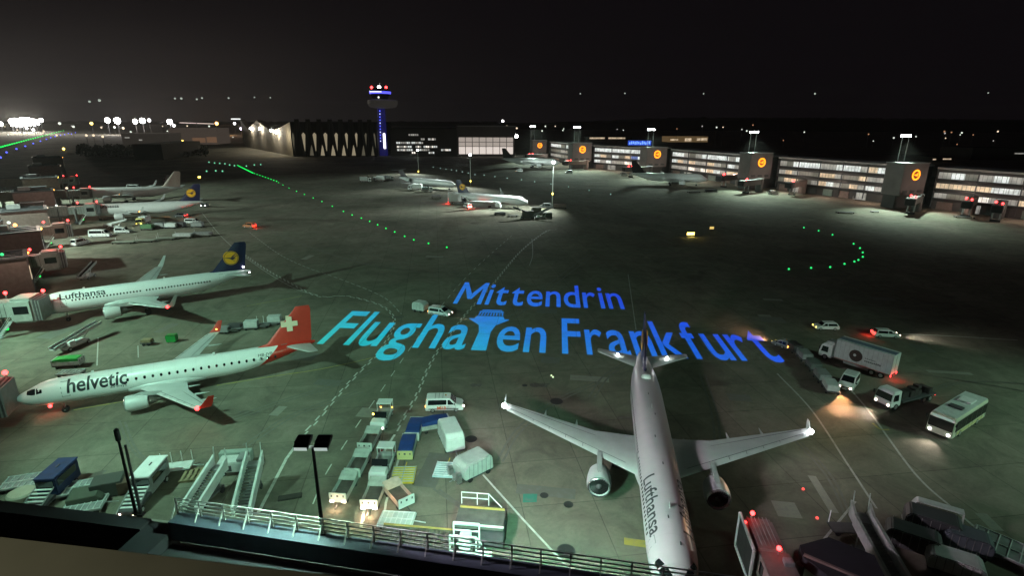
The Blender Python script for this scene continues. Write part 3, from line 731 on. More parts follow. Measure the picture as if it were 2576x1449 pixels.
# red-tailed airliner on the left
a2 = aircraft('regional_airliner', 'white jet with red tail and white cross at the nearest left gate', E190, REDSKIN, RED, (1.75, .75, 1.5), RED)
put(a2, -62.96, 61.65, R(205.42))
skin_text(E190, 'helvetic', 5.6, 12.2, 3.22, 1.75, -1, .020, .12).build('airline_lettering', INK, a2, recalc=False)
skin_text(E190, 'helvetic', 5.6, 12.0, 3.22, 1.75, 1, .004, .12).build('airline_lettering', INK, a2, recalc=False)
skin_text(E190, 'airways', 10.2, 12.0, 2.9, .35, -1, 0).build('airline_lettering', INK, a2, recalc=False)
skin_text(E190, 'HB-JVX'.replace('HB-JVX', 'HB-JVR'), 28.2, 30.2, 3.95, .42, -1, 0).build('registration_lettering', INK, a2, recalc=False)
cross_logo(a2, 32.9, 8.0, 1.15, .40, .31)
skin_text(E190, '', 0, 0, 0, 0, -1) if False else None
navlight(a2, (21.1, -13.5, 3.5), G_RED, .26, 'wing_light', 260, (1, .05, .04))
navlight(a2, (22.2, 13.6, 3.9), G_AMBER, .10, 'wing_light')
navlight(a2, (3.2, -.3, 1.25), G_RED, .22, 'nose_beacon', 150, (1, .12, .05))
# second jet on the left, dark blue tail
a3 = aircraft('narrowbody_airliner', 'white jet with dark blue tail and golden emblem at the second left gate', A320, LHSKIN, NAVY, (2.3, .55, 1.6))
put(a3, -88.8, 94.3, R(214.44))
skin_text(A320, 'Lufthansa', 4.6, 11.6, 4.72, 1.25, -1, .016).build('airline_lettering', INK, a3, recalc=False)
skin_text(A320, 'Lufthansa', 4.6, 11.6, 4.72, 1.25, 1, .016).build('airline_lettering', INK, a3, recalc=False)
crane_logo(a3, A320, 34.1, 8.5, 1.5, .30)
navlight(a3, (20.9, -17.0, 4.7), G_RED, .26, 'wing_light', 260, (1, .05, .04))
navlight(a3, (36.2, -.3, 6.2), G_WHITE, .2, 'tail_light')
navlight(a3, (37.3, -.2, 4.8), G_WHITE, .13, 'tail_light')
# ------------------------------------------------------------------ more airliners, far off
def smaller(root, k): root.scale = (k, k, k)
MISTSKIN = livery('plain_white_skin', (.62, .63, .63), (.45, .46, .48), 0, -1, -2.15)
def nose_tail(root, un, vn, ut, vt, T, zn=3.3, zt=4.8, k=None):
    """put an aircraft by the picture places of its nose and tail cone; returns length scale"""
    a, b = at(un, vn, zn), at(ut, vt, zt); d = a - b; ang = math.atan2(d.y, d.x)
    put(root, a.x, a.y, ang); s = k or d.xy.length / T['L']; smaller(root, s); return s
a4 = aircraft('narrowbody_airliner', 'white jet with dark tail and golden disc at the third occupied left gate', A320, MISTSKIN, NAVY, (2.0, .5, 1.4), detail=False)
nose_tail(a4, 205, 535, 512, 512, A320)
crane_logo(a4, A320, 34.1, 8.5, 1.5, .30)
skin_text(A320, 'Lufthansa', 5.5, 11.6, 4.6, 1.2, -1, .016).build('airline_lettering', INK, a4, recalc=False)
navlight(a4, (21, -16.6, 4.8), G_ORANGE, .3, 'wing_light')
a5 = aircraft('narrowbody_airliner', 'white jet with cream tail fin at the farthest left gate', A320, MISTSKIN, mat('cream_tail', (.62, .52, .47), .45), (2.0, .5, 1.4), detail=False)
nose_tail(a5, 196, 492, 462, 478, A320)
skin_text(A320, 'Airbus'.replace('Airbus', 'Condor')[:0] or 'TAP', 5.5, 7.8, 4.3, .9, -1, .016).build('airline_lettering', INK, a5, recalc=False) if False else None
navlight(a5, (21, -16.6, 4.8), G_ORANGE, .25, 'wing_light')
a6 = aircraft('narrowbody_airliner', 'floodlit white jet with golden tail disc parked on the middle apron, nose to the right', A320, LHSKIN, NAVY, (2.0, .5, 1.4), detail=False)
nose_tail(a6, 1328, 508, 1148, 487, A320)
crane_logo(a6, A320, 34.1, 8.5, 1.5, .30)
a7 = aircraft('regional_airliner', 'floodlit small jet with a dark high tail behind the middle apron jet', CRJ, LHSKIN, mat('dark_fin', (.03, .02, .03), .5), None, detail=False)
nose_tail(a7, 1146, 468, 1004, 450, CRJ, 2.3, 3.3)
a8 = aircraft('widebody_airliner', 'white airliner with black tail fin far off before the lit hangar', A320, MISTSKIN, mat('black_fin', (.012, .011, .012), .6), 'fence', detail=False)
nose_tail(a8, 1409, 404, 1262, 398, A320, 6, 7)
a9 = aircraft('widebody_airliner', 'white airliner with dark fin standing at the right pier towers', A320, MISTSKIN, mat('black_fin', (.012, .011, .012), .6), 'fence', detail=False)
nose_tail(a9, 1780, 447, 1608, 438, A320, 5, 6, 1.22)

# ------------------------------------------------------------------ lamp masts and the lights they carry
def mast(name, label, base, v_top, heads, power=0, twin=0.0, col=(.85, 1, .92), aim=None, group='apron light masts', spot=150, low=None):
    H = zfor(base, v_top); root = thing(name, label, 'light mast', base, 0, group)
    for s in ((-1, 1) if twin else (0,)):
        MB().tube((s * twin, 0, 0), (s * twin, 0, H), .28 if H > 18 else .2, .14, 8).build('mast_pole', ALU, root, smooth=50)
    mb = MB(); mb.box(0, 0, H - .25, max(heads, 2 * twin + 1), 1.0, .25); mb.build('lamp_gantry', GREY, root)
    n = max(2, int(heads / 1.1))
    for i in range(n):
        x = -heads / 2 + heads * (i + .5) / n
        lb = MB().box(x, 0, H, heads / n * .86, .9, .8).build('lamp_head', G_FLOOD, root)
    if power: lamp('mast_floodlight', 'SPOT', base + Vector((0, -1, H - .6)), power, col, .8, aim or base + Vector((0, -20, 0)), spot, .9)
    if low: MB().ball((0, -.5, zfor(base, low)), .42).build('marker_light', G_AMBER, root, smooth=60)
    return root
mast('light_mast', 'tall lamp mast on the middle apron right of the jet noses', at(1389, 524), 410, 1.4, 85000, aim=at(1270, 535), low=487, spot=125)
mast('light_mast', 'lamp mast behind the parked middle jet, left of the tallest', at(1184, 468), 391, 1.2, 60000, aim=at(1120, 486), low=455, spot=120)
mast('light_mast', 'farthest and smallest lamp mast on the middle apron', at(1053, 434), 379, 1.3, 60000, aim=at(1000, 446), low=431, spot=110)

_m1, _m2 = at(1389, 524), at(1184, 468)
for b_, v_, tgt, pw, an in ((_m1, 410, at(1240, 505, 4), 260000, 46), (_m1, 410, at(1695, 440, 9), 420000, 17), (_m2, 391, at(1335, 400, 9), 700000, 15), (_m2, 391, at(1080, 462, 3), 160000, 50)):
    h_ = zfor(b_, v_); lamp('mast_floodlight', 'SPOT', (b_.x - 1.2, b_.y - .6, h_ - .3), pw, (.82, 1, .90), .8, tgt, an, 1.0)  # extra spots added at the masts to brighten the parked jets
# ------------------------------------------------------------------ right pier: wings between towers with glowing emblems
def window_mat(name, col, s, sc=.35):
    m = mat(name, tuple(.2 * c for c in col), .4, var=0); t, b = nodes_of(m); N = t.nodes; L = t.links
    c = N.new('ShaderNodeTexCoord'); n = N.new('ShaderNodeTexNoise'); n.inputs['Scale'].default_value = sc; n.inputs['Detail'].default_value = 2
    L.new(c.outputs['Object'], n.inputs['Vector']); r = N.new('ShaderNodeMapRange'); r.inputs[1].default_value = .38; r.inputs[2].default_value = .66
    r.inputs[3].default_value = s * .50; r.inputs[4].default_value = s; L.new(n.outputs[0], r.inputs[0])
    sp = N.new('ShaderNodeSeparateXYZ'); L.new(c.outputs['Object'], sp.inputs[0]); wv = N.new('ShaderNodeMath'); wv.operation = 'FRACT'; ml = N.new('ShaderNodeMath'); ml.operation = 'MULTIPLY'; ml.inputs[1].default_value = .62
    L.new(sp.outputs[0], ml.inputs[0]); L.new(ml.outputs[0], wv.inputs[0]); gt = N.new('ShaderNodeMath'); gt.operation = 'GREATER_THAN'; gt.inputs[1].default_value = .14; L.new(wv.outputs[0], gt.inputs[0])
    sc_ = N.new('ShaderNodeMath'); sc_.operation = 'MULTIPLY_ADD'; sc_.inputs[1].default_value = .7; sc_.inputs[2].default_value = .3; L.new(gt.outputs[0], sc_.inputs[0]); fm_ = N.new('ShaderNodeMath'); fm_.operation = 'MULTIPLY'; L.new(sc_.outputs[0], fm_.inputs[0]); L.new(r.outputs[0], fm_.inputs[1])
    b.inputs['Emission Color'].default_value = (*col, 1); L.new(fm_.outputs[0], b.inputs['Emission Strength']); return m
WIN = [window_mat('lit_window_white', (.85, .9, .86), 1.15), window_mat('lit_window_warm', (1, .78, .52), .85), window_mat('lit_window_dim', (.78, .76, .68), .50), window_mat('lit_window_dark', (.6, .6, .5), .20),
       window_mat('lit_window_bright', (1, .93, .82), 1.5), window_mat('lit_window_blue', (.25, .4, 1), .5)]
TW = [(1357, 404, 1336, 1378, 353), (1463, 424, 1434, 1492, 360), (1649, 440, 1617, 1681, 371), (1906, 477, 1869, 1943, 386), (2284, 525, 2239, 2328, 412)]
twp = []
for i, (u, v, ul, ur, vt) in enumerate(TW):
    p = at(u, v); twp.append(p)
for i, (u, v, ul, ur, vt) in enumerate(TW):
    p = twp[i]; H = zfor(p, vt); wd = (at(ur, v) - at(ul, v)).length
    root = thing('pier_tower', ['grey block with the smallest, farthest glowing orange emblem on the right pier', 'grey block with the second glowing emblem from the far end of the right pier',
            'grey block with glowing emblem behind the parked airliner at the right pier', 'grey block with glowing emblem under the second mast from the right', 'nearest grey block with glowing emblem on the right pier'][i], 'tower block', p, 0, 'emblem blocks on the right pier')
    face = R(16); root.rotation_euler = (0, 0, face)
    dp = wd * .55; wd *= .86
    MB().box(0, dp / 2, H * .30, wd, dp, H * .70).build('upper_block', mat('tower_cladding', (.17, .15, .15), .7, var=.2, scale=.2), root, bevel=.15)
    MB().box(0, dp * .62, 0, wd * .84, dp * .7, H * .30).build('base_block', FACADE, root)
    MB().box(0, dp / 2, H, wd * 1.04, dp * 1.04, .5).build('roof_edge', GREY, root)
    r = wd * .165; zc = H * .76
    mb = MB(); n = 36
    sg = MB()
    def ringp(mbx, ro, ri, y, mi=0):
        for j in range(n):
            a, b = 2 * math.pi * j / n, 2 * math.pi * (j + 1) / n
            mbx.poly([(ro * math.cos(a), y, zc + ro * math.sin(a)), (ro * math.cos(b), y, zc + ro * math.sin(b)), (ri * math.cos(b), y, zc + ri * math.sin(b)), (ri * math.cos(a), y, zc + ri * math.sin(a))], mi)
    mb.lathe([(-.35, r * 1.02), (-.02, r * 1.02)], (0, 0, zc), 'y', 36)
    d = mb.build('emblem_disc', mat('emblem_back', (.30, .10, .01), .5, var=0, emit=(1, .30, .02), es=.14), root)
    ringp(sg, r, r * .70, -.40); y = -.40
    for pts in ([(-.7, .08), (-.66, 0), (-.1, -.12), (.05, 0), (-.2, .08)], [(-.1, -.12), (.15, -.24), (.6, -.1), (.2, .0)], [(-.1, .02), (.12, .0), (.62, .46), (.3, .34)], [(.05, -.04), (.26, -.06), (.7, .2), (.5, .2)]):
        sg.poly([(a * r, y, zc + b * r) for a, b in pts])
    sg.build('glowing_emblem', G_SIGN, d, recalc=False)
    for k in range(3): MB().box(-wd * .3 + k * wd * .3, -.12, H * .36, wd * .18, .2, H * .06).build('louvre', DGREY, root)
    # mast pair on the roof
    mb0 = p + Vector((math.cos(face + R(90)), math.sin(face + R(90)), 0)) * dp * .8
    MAST = [(1340, 319, 353), (1450, 321, 360), (1635, 327, 371), (1893, 334, 386), (2274, 344, 405)][i]
    q = at_dist(MAST[0] - (0, 0, 0, 3, 8)[i], MAST[2], mb0.y); zb = q.z; q.z = 0; zt = zfor(q, MAST[1])
    mroot = thing('roof_light_mast', ['farthest', 'second farthest', 'middle', 'second nearest', 'nearest'][i] + ' of the twin-pole floodlight masts on the right pier roof', 'light mast', (q.x, q.y, H + .5), face, 'masts on the right pier roof')
    hh = zt - H - .5; tw = wd * .09 + .6
    for s in (-1, 1): MB().tube((s * tw, 0, 0), (s * tw, 0, hh), .22, .16, 8).build('mast_pole', ALU, mroot, smooth=50)
    MB().box(0, 0, hh - .3, tw * 2.6, .8, .3).build('lamp_gantry', GREY, mroot)
    for k in range(4): MB().box(-tw * 1.05 + k * tw * .7, 0, hh, tw * .6, .8, .9).build('lamp_head', G_FLOOD, mroot)
    aimp = p * .80; aimp.z = 0
    lamp('roof_floodlight', 'SPOT', (q.x * .985, q.y * .985, zt - 1), [330000, 260000, 250000, 250000, 240000][i], TEALW, 1.0, p * .925, 82, 1.0)

def pier_wing(label, a, b, vtop_a, H, floors, bays, depth=16, bright=1.0, cut=0.0):
    """glazed three storey wing from ground point a to b"""
    d = b - a; Ln = d.length; ang = math.atan2(d.y, d.x)
    root = thing('pier_wing', label, 'terminal building', a, ang, 'glazed wings of the right pier')
    base = H * .26
    nrm = 1
    MB().box(Ln / 2, depth / 2 + .8, 0, Ln, depth, H - .8).build('wall', FACADE, root)
    MB().box(Ln / 2, depth / 2, H - .8, Ln + .4, depth + 2.2, .8).build('roof', mat('pier_roof', (.30, .31, .31), .7, var=.3, scale=.1), root)
    fh = (H - .8 - base) / floors
    for f in range(floors):
        MB().box(Ln / 2, -.1, base + f * fh - .75, Ln, 1.9, .95).build('floor_band', mat('floor_band', (.018, .018, .02), .6, var=.2, scale=.2), root)
    proto = {}
    for f in range(floors):
        for k in range(bays):
            rr = random.random() * 1.0
            tone = (0 if rr < .66 else 1 if rr < .70 else 2 if rr < .92 else 3) if f == floors - 1 else (0 if rr < .16 else 1 if rr < .30 else 2 if rr < .66 else 3 if rr < .95 else 4)
            if rr > .985: tone = 5
            bw = Ln / bays
            if tone not in proto or True:
                x0 = k * bw + bw * .012; z0 = base + f * fh + .3
                wn = MB().box(x0 + bw * .488, .72, z0, bw * .976, .12, fh * (.62 if f == floors - 1 else .50)).build('window', WIN[tone], root)
    for k in range(0, bays + 1, 3): MB().box(k * Ln / bays, -.35, base * .2, .3, .5, H - .8 - base * .2).build('facade_post', mat('facade_post', (.05, .05, .055), .6, var=.1), root)
    for k in range(max(2, bays // 2)):                                  # ground level gates and stores
        x = Ln * (k + .5) / max(2, bays // 2)
        MB().box(x, .5, .2, Ln / bays * 1.2, .5, base * .7).build('ground_gate', [BROWN, WIN[2], FACADE, mat('teal_gate', (.16, .22, .20), .6)][k % 4], root)
    for k in range(3):
        q = a + d * ((k + .5) / 3) - Vector((-d.y, d.x, 0)).normalized() * (9 if Vector((-d.y, d.x, 0)).dot(a) > 0 else -9)
        lamp('gate_fill_light', 'POINT', (q.x, q.y, 7.5), 2600, (1, .74, .60), .5, parent=None)
    return root
H5 = zfor(twp[4], 412); H4 = zfor(twp[3], 386)
def back(p, k): return p * k
segs = [(twp[4], at(2900, 600), 20, 'glazed lit wing at the right edge, nearest stretch of the right pier'), (twp[3], twp[4], 24, 'long glazed lit wing between the two nearest emblem blocks'),
        (twp[2], twp[3], 20, 'glazed lit wing between the middle and second nearest emblem blocks'), (twp[1], twp[2], 14, 'glazed lit wing between the second and middle emblem blocks'), (twp[0], twp[1], 10, 'short dim glazed wing at the far end of the right pier')]
for a, b, n, lb in [(x[0], x[1], max(6, int(x[2] * .72)), x[3]) for x in segs]:
    d = (b - a).normalized(); nr = Vector((-d.y, d.x, 0))
    if nr.dot(a) < 0: nr = -nr
    aa = a + nr * 9 + d * 5; bb = b + nr * 9 - d * (5 if b is not segs[0][1] else 0)
    pier_wing(lb, aa, bb, 0, H5 * .93, 3, n)

# apron clutter along the right pier: boarding bridges, vehicles
def boarding_head(label, base, ang, H=4.2, Ln=14, group='boarding bridges along the right pier', colr=None):
    root = thing('boarding_bridge', label, 'boarding bridge', base, ang, group)
    c = colr or BROWN
    MB().box(-Ln / 2, 0, H, Ln, 3.0, 2.9).build('tunnel', c, root, bevel=.1)
    MB().box(1.2, 0, H - .2, 3.4, 3.8, 3.2).build('cab', DGREY, root, bevel=.25)
    MB().box(3.1, 0, H + .1, .5, 3.2, 2.5).build('cab_hood', BLACK, root)
    for s in (-1, 1): MB().tube((-3, s * 1.2, 0), (-3, s * 1.2, H), .28).build('lift_column', GREY, root)
    MB().box(-3, 0, .0, 1.6, 3.2, .9).build('bogie', BLACK, root)
    MB().tube((-Ln, 0, 0), (-Ln, 0, H + 3.2), 1.9, n=14).build('rotunda', c, root, smooth=40)
    for s in (-1, 1): MB().ball((-.2 if s > 0 else -4.2, s * 1.1, H + 3.45), .42).build('beacon', G_RED, root, smooth=60)
    return root
for k, (u, v, an, lb) in enumerate([(1330, 407, 200, 'farthest small boarding bridge on the right pier'), (1425, 428, 205, 'boarding bridge beside the second emblem block'), (1577, 446, 200, 'boarding bridge left of the middle emblem block'), (1812, 472, 215, 'boarding bridge in front of the parked widebody nose'),
        (1868, 487, 215, 'dark boarding bridge below the second nearest emblem block'), (1985, 492, 220, 'boarding bridge right of the second nearest emblem block'), (2285, 540, 225, 'dark boarding bridge under the nearest emblem block'), (2425, 548, 225, 'boarding bridge at the right end of the pier'), (2500, 560, 225, 'boarding bridge at the right edge of the picture')]):
    boarding_head(lb, at(u, v), R(an), Ln=15 if k > 3 else 18, colr=BROWN if k % 2 else FACADE)
# ------------------------------------------------------------------ control tower and hangars in the background
def box_px(mb, ul, ur, vt, vb, dist=None, depth=20, m=0):
    """box whose front face shows between the given picture edges, standing on the ground at row vb"""
    a, b = at(ul, vb), at(ur, vb); H = zfor(a, vt); d = b - a; n = Vector((-d.y, d.x, 0)).normalized()
    if n.dot(a) < 0: n = -n
    a2, b2 = a + n * depth, b + n * depth; up = Vector((0, 0, H))
    mb.add([a, b, b2, a2, a + up, b + up, b2 + up, a2 + up], [(3, 2, 1, 0), (4, 5, 6, 7), (0, 1, 5, 4), (1, 2, 6, 5), (2, 3, 7, 6), (3, 0, 4, 7)], m)
    return a, b, H, n
p = at(966, 391)
ct = thing('control_tower', 'slim control tower with blue lit shaft, wide ring and red lights on its head', 'control tower', p)
def hz(v): return zfor(p, v)
zs = [hz(v) for v in (368, 270, 262, 252, 246, 237, 229, 222, 215)]
MB().tube((0, 0, 0), (0, 0, zs[1]), 4.6, 4.0, 16).build('shaft', mat('blue_lit_shaft', (.06, .06, .10), .7, emit=(.05, .05, .55), es=.10), ct, smooth=50)  # blue lighting on the concrete put in as faint emission
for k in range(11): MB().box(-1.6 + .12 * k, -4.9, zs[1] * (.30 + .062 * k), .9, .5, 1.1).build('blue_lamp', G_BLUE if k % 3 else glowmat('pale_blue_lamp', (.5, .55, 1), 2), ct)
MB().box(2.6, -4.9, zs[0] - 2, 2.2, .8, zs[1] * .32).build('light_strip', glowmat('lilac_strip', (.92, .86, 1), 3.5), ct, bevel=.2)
MB().lathe([(zs[1] - 1, 5), (zs[1], 13), (zs[2], 15.5), (zs[3], 15.5), (zs[3] + .8, 12)], (2, 0, 0), 'z', 28).build('ring_platform', mat('glowing_ring_cladding', (.2, .19, .18), .7, emit=(.5, .45, .4), es=.035), ct, smooth=30)  # light on the grey ring put into its cladding as weak emission
MB().lathe([(zs[3], 7.5), (zs[4], 8.5), (zs[5], 10.2), (zs[6] + 1, 10.8), (zs[6] + 3, 8)], (0, 0, 0), 'z', 24).build('cab', GLASS, ct, smooth=30)
MB().lathe([(zs[5] + .5, 10.9), (zs[6] - .3, 11.2)], (0, 0, 0), 'z', 24).build('blue_band', glowmat('blue_band_light', (.10, .10, 1), 1.6), ct, smooth=30)
MB().box(-2, -11.2, zs[5] + 1.8, 12, .5, 1.0).build('white_band', glowmat('band_pale', (.45, .45, 1), 3), ct)
MB().tube((0, 0, zs[6]), (0, 0, zs[8] + 4), .5, .3).build('antenna', GREY, ct)
for dx, mm, r in ((-8.2, G_RED, 1.4), (-.3, G_WHITE, 1.9), (7, G_RED, 1.4)):
    MB().ball((dx, -2, zs[7] + 1), r).build('obstruction_light', mm, ct, smooth=60)
MB().ball((.3, -9.6, hz(245)), 1.0).build('cab_light', glowmat('cab_lamp', (1, 1, .95), 1.2), ct, smooth=60)

# big hangar with slanting columns
hg = thing('hangar', 'large dark hangar with slanting columns before tall lit panes and a zigzag gable', 'hangar')
mb = MB(); a, b, H, n = box_px(mb, 738, 952, 306, 393, depth=150); mb.build('hall', NIGHT, hg)
d = (b - a).normalized(); Ln = (b - a).length; front = -n
def hp(x, z, o): q = a + d * x + front * o; return (q.x, q.y, z)
sx = Ln / 214.0
up = [(768, .25), (882 / 3.389 * .8762 + 543, .95), (1, 1)]
CR = mat('lit_pane_cream', (.3, .27, .2), .5, var=.2, scale=.05, emit=(1, .84, .55), es=.27)
CR2 = mat('lit_pane_dull', (.3, .27, .2), .5, var=.2, scale=.05, emit=(.9, .80, .55), es=.09)
diam = [(743, 12, .25), (769, 30, .5), (796, 32, .8), (823, 35, 1), (850, 30, .8), (875, 26, .9), (900, 24, .5), (924, 20, .4), (945, 14, .25)]
for u, wpx, k in diam:
    x = (u - 738) * sx; hw = wpx * sx * .21
    MB().slab([hp(x - hw * .6, H * .12, .5), hp(x + hw * .55, H * .12, .5), hp(x + hw, H * .46, .5), hp(x + hw * .7, H * .66, .5), hp(x, H * .74, .5), hp(x - hw * .7, H * .66, .5), hp(x - hw, H * .46, .5)] if False else
              [hp(x + hw * .5, H * .16, .5), hp(x + hw, H * .52, .5), hp(x + hw * .8, H * .63, .5), hp(x, H * .70, .5), hp(x - hw * .8, H * .63, .5), hp(x - hw, H * .52, .5), hp(x - hw * .1, H * .16, .5)], front, .4).build('lit_pane', CR if k > .45 else CR2, hg)
for u in (786, 813, 839, 866, 891, 916, 940):
    x = (u - 738) * sx; hw = 6.0 * sx
    MB().slab([hp(x - hw, 1, .5), hp(x + hw, 1, .5), hp(x + hw * .5, H * .2, .5), hp(x, H * .34, .5), hp(x - hw * .5, H * .2, .5)], front, .4).build('lit_pane', CR if 800 < u < 900 else CR2, hg)
for u in (756, 783, 810, 837, 863, 888, 912, 935):
    x = (u - 738) * sx
    for s in (-1, 1): MB().beam(hp(x + s * 11 * sx, 0, 1.6), hp(x + s * 2 * sx, H * 1.08, 1.2), 1.9, 2.2).build('column', mat('hangar_column', (.05, .045, .04), .8), hg)
# zigzag gable wall on the left of the hall
A = at(613, 368); B = at(740, 393); Ha = zfor(A, 302); Hb = zfor(B, 306)
prof = [(0, 368, 300), (.17, 372, 325), (.40, 377, 302), (.62, 381, 326), (.80, 386, 323), (1, 393, 305)]
top = []
for t, vb, vt in prof:
    q = A.lerp(B, t); top.append((q, zfor(q, vt)))
dd = (B - A).normalized(); nn = Vector((dd.y, -dd.x, 0));
pts = [(A.x, A.y, 0)] + [(q.x, q.y, z) for q, z in top] + [(B.x, B.y, 0)]
GW = mat('gable_cladding', (.20, .18, .15), .8, var=.35, scale=.03)
MB().slab(pts, -nn, 6).build('gable_wall', GW, hg)
for t, zf in ((.28, .72), (.48, .74), (.70, .70), (.79, .66)):
    q = A.lerp(B, t) + nn * 2; z = Ha * zf
    MB().ball((q.x, q.y, z), 1.5).build('wall_lamp', G_FLOOD, hg, smooth=60)
    lamp('gable_lamp', 'POINT', (q.x + nn.x * 3, q.y + nn.y * 3, z), 16000, (1, .88, .66), 1.0, parent=hg)
lamp('gable_lamp', 'POINT', Vector(A.lerp(B, .95)) + nn * 8 + Vector((0, 0, Ha * .6)), 10000, (1, .85, .55), 1.0, parent=hg)
q = A.lerp(B, .02); MB().box(q.x - 6, q.y - 2, Ha + 1, 12, 2, 1.4).build('roof_lamp', glowmat('faint_lamp', (.9, .95, .9), 1.4), hg)

# office block and hangar with lit door
of = thing('office_block', 'low dark office block with rows of lit windows right of the control tower', 'office building')
mb = MB(); a, b, H, n = box_px(mb, 985, 1152, 322, 393, depth=60); mb.build('wall', mat('office_wall', (.07, .065, .06), .8, var=.2, scale=.05), of)
d = (b - a).normalized(); Ln = (b - a).length
random.seed(11)
for r, (v, rows) in enumerate([(341, [(1030, 1052)]), (352, [(1060, 1068), (1078, 1098)]), (361, [(999, 1012), (1014, 1034), (1036, 1066)]), (371, [(1000, 1016), (1017, 1036), (1046, 1060), (1066, 1098)]), (379, [(1000, 1022), (1024, 1036), (1046, 1078), (1110, 1135)]), (386, [(1036, 1044), (1078, 1092)])]):
    for ul, ur in rows:
        x = ul
        while x < ur:
            q = a + d * ((x - 985) / 167 * Ln) - n * .3; z = zfor(q, v)
            MB().add([q, q + d * (4.2 / 167 * Ln), q + d * (4.2 / 167 * Ln) + Vector((0, 0, 1.6)), q + Vector((0, 0, 1.6))], [(0, 1, 2, 3)]).v
            wv = MB().slab([(q.x, q.y, z), tuple(q + d * (4.0 / 167 * Ln) + Vector((0, 0, z))), tuple(q + d * (4.0 / 167 * Ln) + Vector((0, 0, z + 1.9))), (q.x, q.y, z + 1.9)], -n, .15)
            wv.build('window', random.choice([WIN[0], WIN[2], WIN[4], WIN[2]]), of)
            x += 5.0
h2 = thing('hangar', 'hangar with one wide glowing white sliding door, right of the office block', 'hangar')
mb = MB(); a, b, H, n = box_px(mb, 1150, 1296, 318, 393, depth=110); mb.build('hall', mat('hangar_wall', (.15, .135, .13), .8, var=.2, scale=.04), h2)
d = (b - a).normalized(); Ln = (b - a).length
mb2 = MB(); q0 = a - n * 1.2; mb2.box(0, 0, 0, .1, .1, .1)
MB().slab([tuple(a + Vector((0, 0, H))), tuple(b + Vector((0, 0, H))), tuple(b + Vector((0, 0, H + 1.2))), tuple(a + Vector((0, 0, H + 1.2)))], -n, 1.5).build('roof_edge', mat('roof_edge_pale', (.3, .28, .27), .6), h2)
DOOR = mat('glowing_door', (.4, .38, .36), .5, var=0, emit=(1, .88, .80), es=.75); DOOR2 = mat('glowing_door_top', (.4, .38, .36), .5, var=0, emit=(1, .86, .76), es=.38)
x0, x1 = (1154 - 1150) / 146 * Ln, (1291 - 1150) / 146 * Ln; nb = 8; za, zb, zc_ = zfor(a, 387), zfor(a, 368), zfor(a, 345)
for k in range(nb):
    xa, xb = x0 + (x1 - x0) * k / nb + .35, x0 + (x1 - x0) * (k + 1) / nb - .35
    for z0, z1, mm in ((za, zb - .3, DOOR), (zb + .3, (zb + zc_) / 2 - .3, DOOR2), ((zb + zc_) / 2 + .3, zc_, DOOR2)):
        P = lambda x, z: tuple(a + d * x - n * .2 + Vector((0, 0, z)))
        MB().slab([P(xa, z0), P(xb, z0), P(xb, z1), P(xa, z1)], -n, .3).build('door_panel', mm, h2)
q = at(1298, 392); o = MB().ball((q.x, q.y - 3, zfor(q, 342)), 2.0).build('hangar_lamp', G_FLOOD, h2, smooth=60)

def far_block(label, ul, ur, vt, vb, depth, m, wins=(), cat='building', name='far_building'):
    root = thing(name, label, cat, group='far buildings')
    mb = MB(); a, b, H, n = box_px(mb, ul, ur, vt, vb, depth=depth); mb.build('wall', m, root)
    d = (b - a).normalized(); Ln = (b - a).length
    for (u0, u1, v0, v1, mm) in wins:
        q = a + d * ((u0 - ul) / (ur - ul) * Ln); q2 = a + d * ((u1 - ul) / (ur - ul) * Ln); z0, z1 = zfor(a, v1), zfor(a, v0)
        MB().slab([(q.x, q.y, z0), (q2.x, q2.y, z0), (q2.x, q2.y, z1), (q.x, q.y, z1)], -n, .5).build('window', mm, root)
    return root
WARMW = mat('far_wall_glow', (.2, .15, .11), .8, var=.3, scale=.01, emit=(1, .55, .32), es=.13)  # warm light on parts of the wall, given as emission
far_block('brown lit far building with a flat roof left of the zigzag gable', 430, 548, 322, 363, 60, mat('lit_brown_wall', (.12, .1, .085), .8, emit=(.8, .62, .5), es=.055),  # lit facade: its light is emission of the wall material
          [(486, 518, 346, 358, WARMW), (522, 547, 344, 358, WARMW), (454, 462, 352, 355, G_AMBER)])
far_block('low dark far shed before the left floodlights', 310, 430, 335, 366, 50, mat('lit_shed_wall', (.1, .09, .08), .8, emit=(.7, .6, .5), es=.03), [(318, 330, 344, 347, WIN[2]), (352, 360, 350, 353, WIN[2])])  # shed wall glows slightly in place of light falling on it
far_block('black far hall left of the shed lights', 340, 412, 362, 402, 80, NIGHT)
random.seed(8); mb = MB()
for k in range(2600):
    t = random.random(); u = 195 + 330 * t; q = at(u, 397 - 22 * random.random()); hgt = (5 + 5 * noise.noise((u * .045, 3, 0))) * random.random() ** .6
    c_ = Vector((q.x, q.y, max(.4, hgt + 1))); r_ = random.uniform(.8, 1.9); nrm = Vector((random.gauss(0, 1), random.gauss(0, 1), random.gauss(0, 1))).normalized(); t1 = nrm.orthogonal().normalized() * r_; t2 = nrm.cross(t1)
    mb.poly([c_ - t1, c_ + t2 * .7, c_ + t1, c_ - t2 * .7])
o = mb.build('far_woodland', mat('night_leaves', (.03, .032, .02), .9, var=.4), recalc=False); o['kind'] = 'stuff'
far_block('warm lit far office rows behind the pier, left part', 1480, 1590, 344, 352, 30, NIGHT, [(1483, 1520, 345, 349, WIN[1]), (1530, 1572, 345, 349, WIN[1])])
far_block('warm lit far office block behind the middle emblem block', 1682, 1780, 343, 357, 30, mat('lit_ochre_wall', (.2, .15, .09), .8, emit=(1, .65, .3), es=.10), [(1686, 1705, 349, 353, WIN[1]), (1722, 1738, 347, 355, WIN[1]), (1752, 1778, 347, 353, WIN[1])])  # warm light on the ochre wall put in as emission
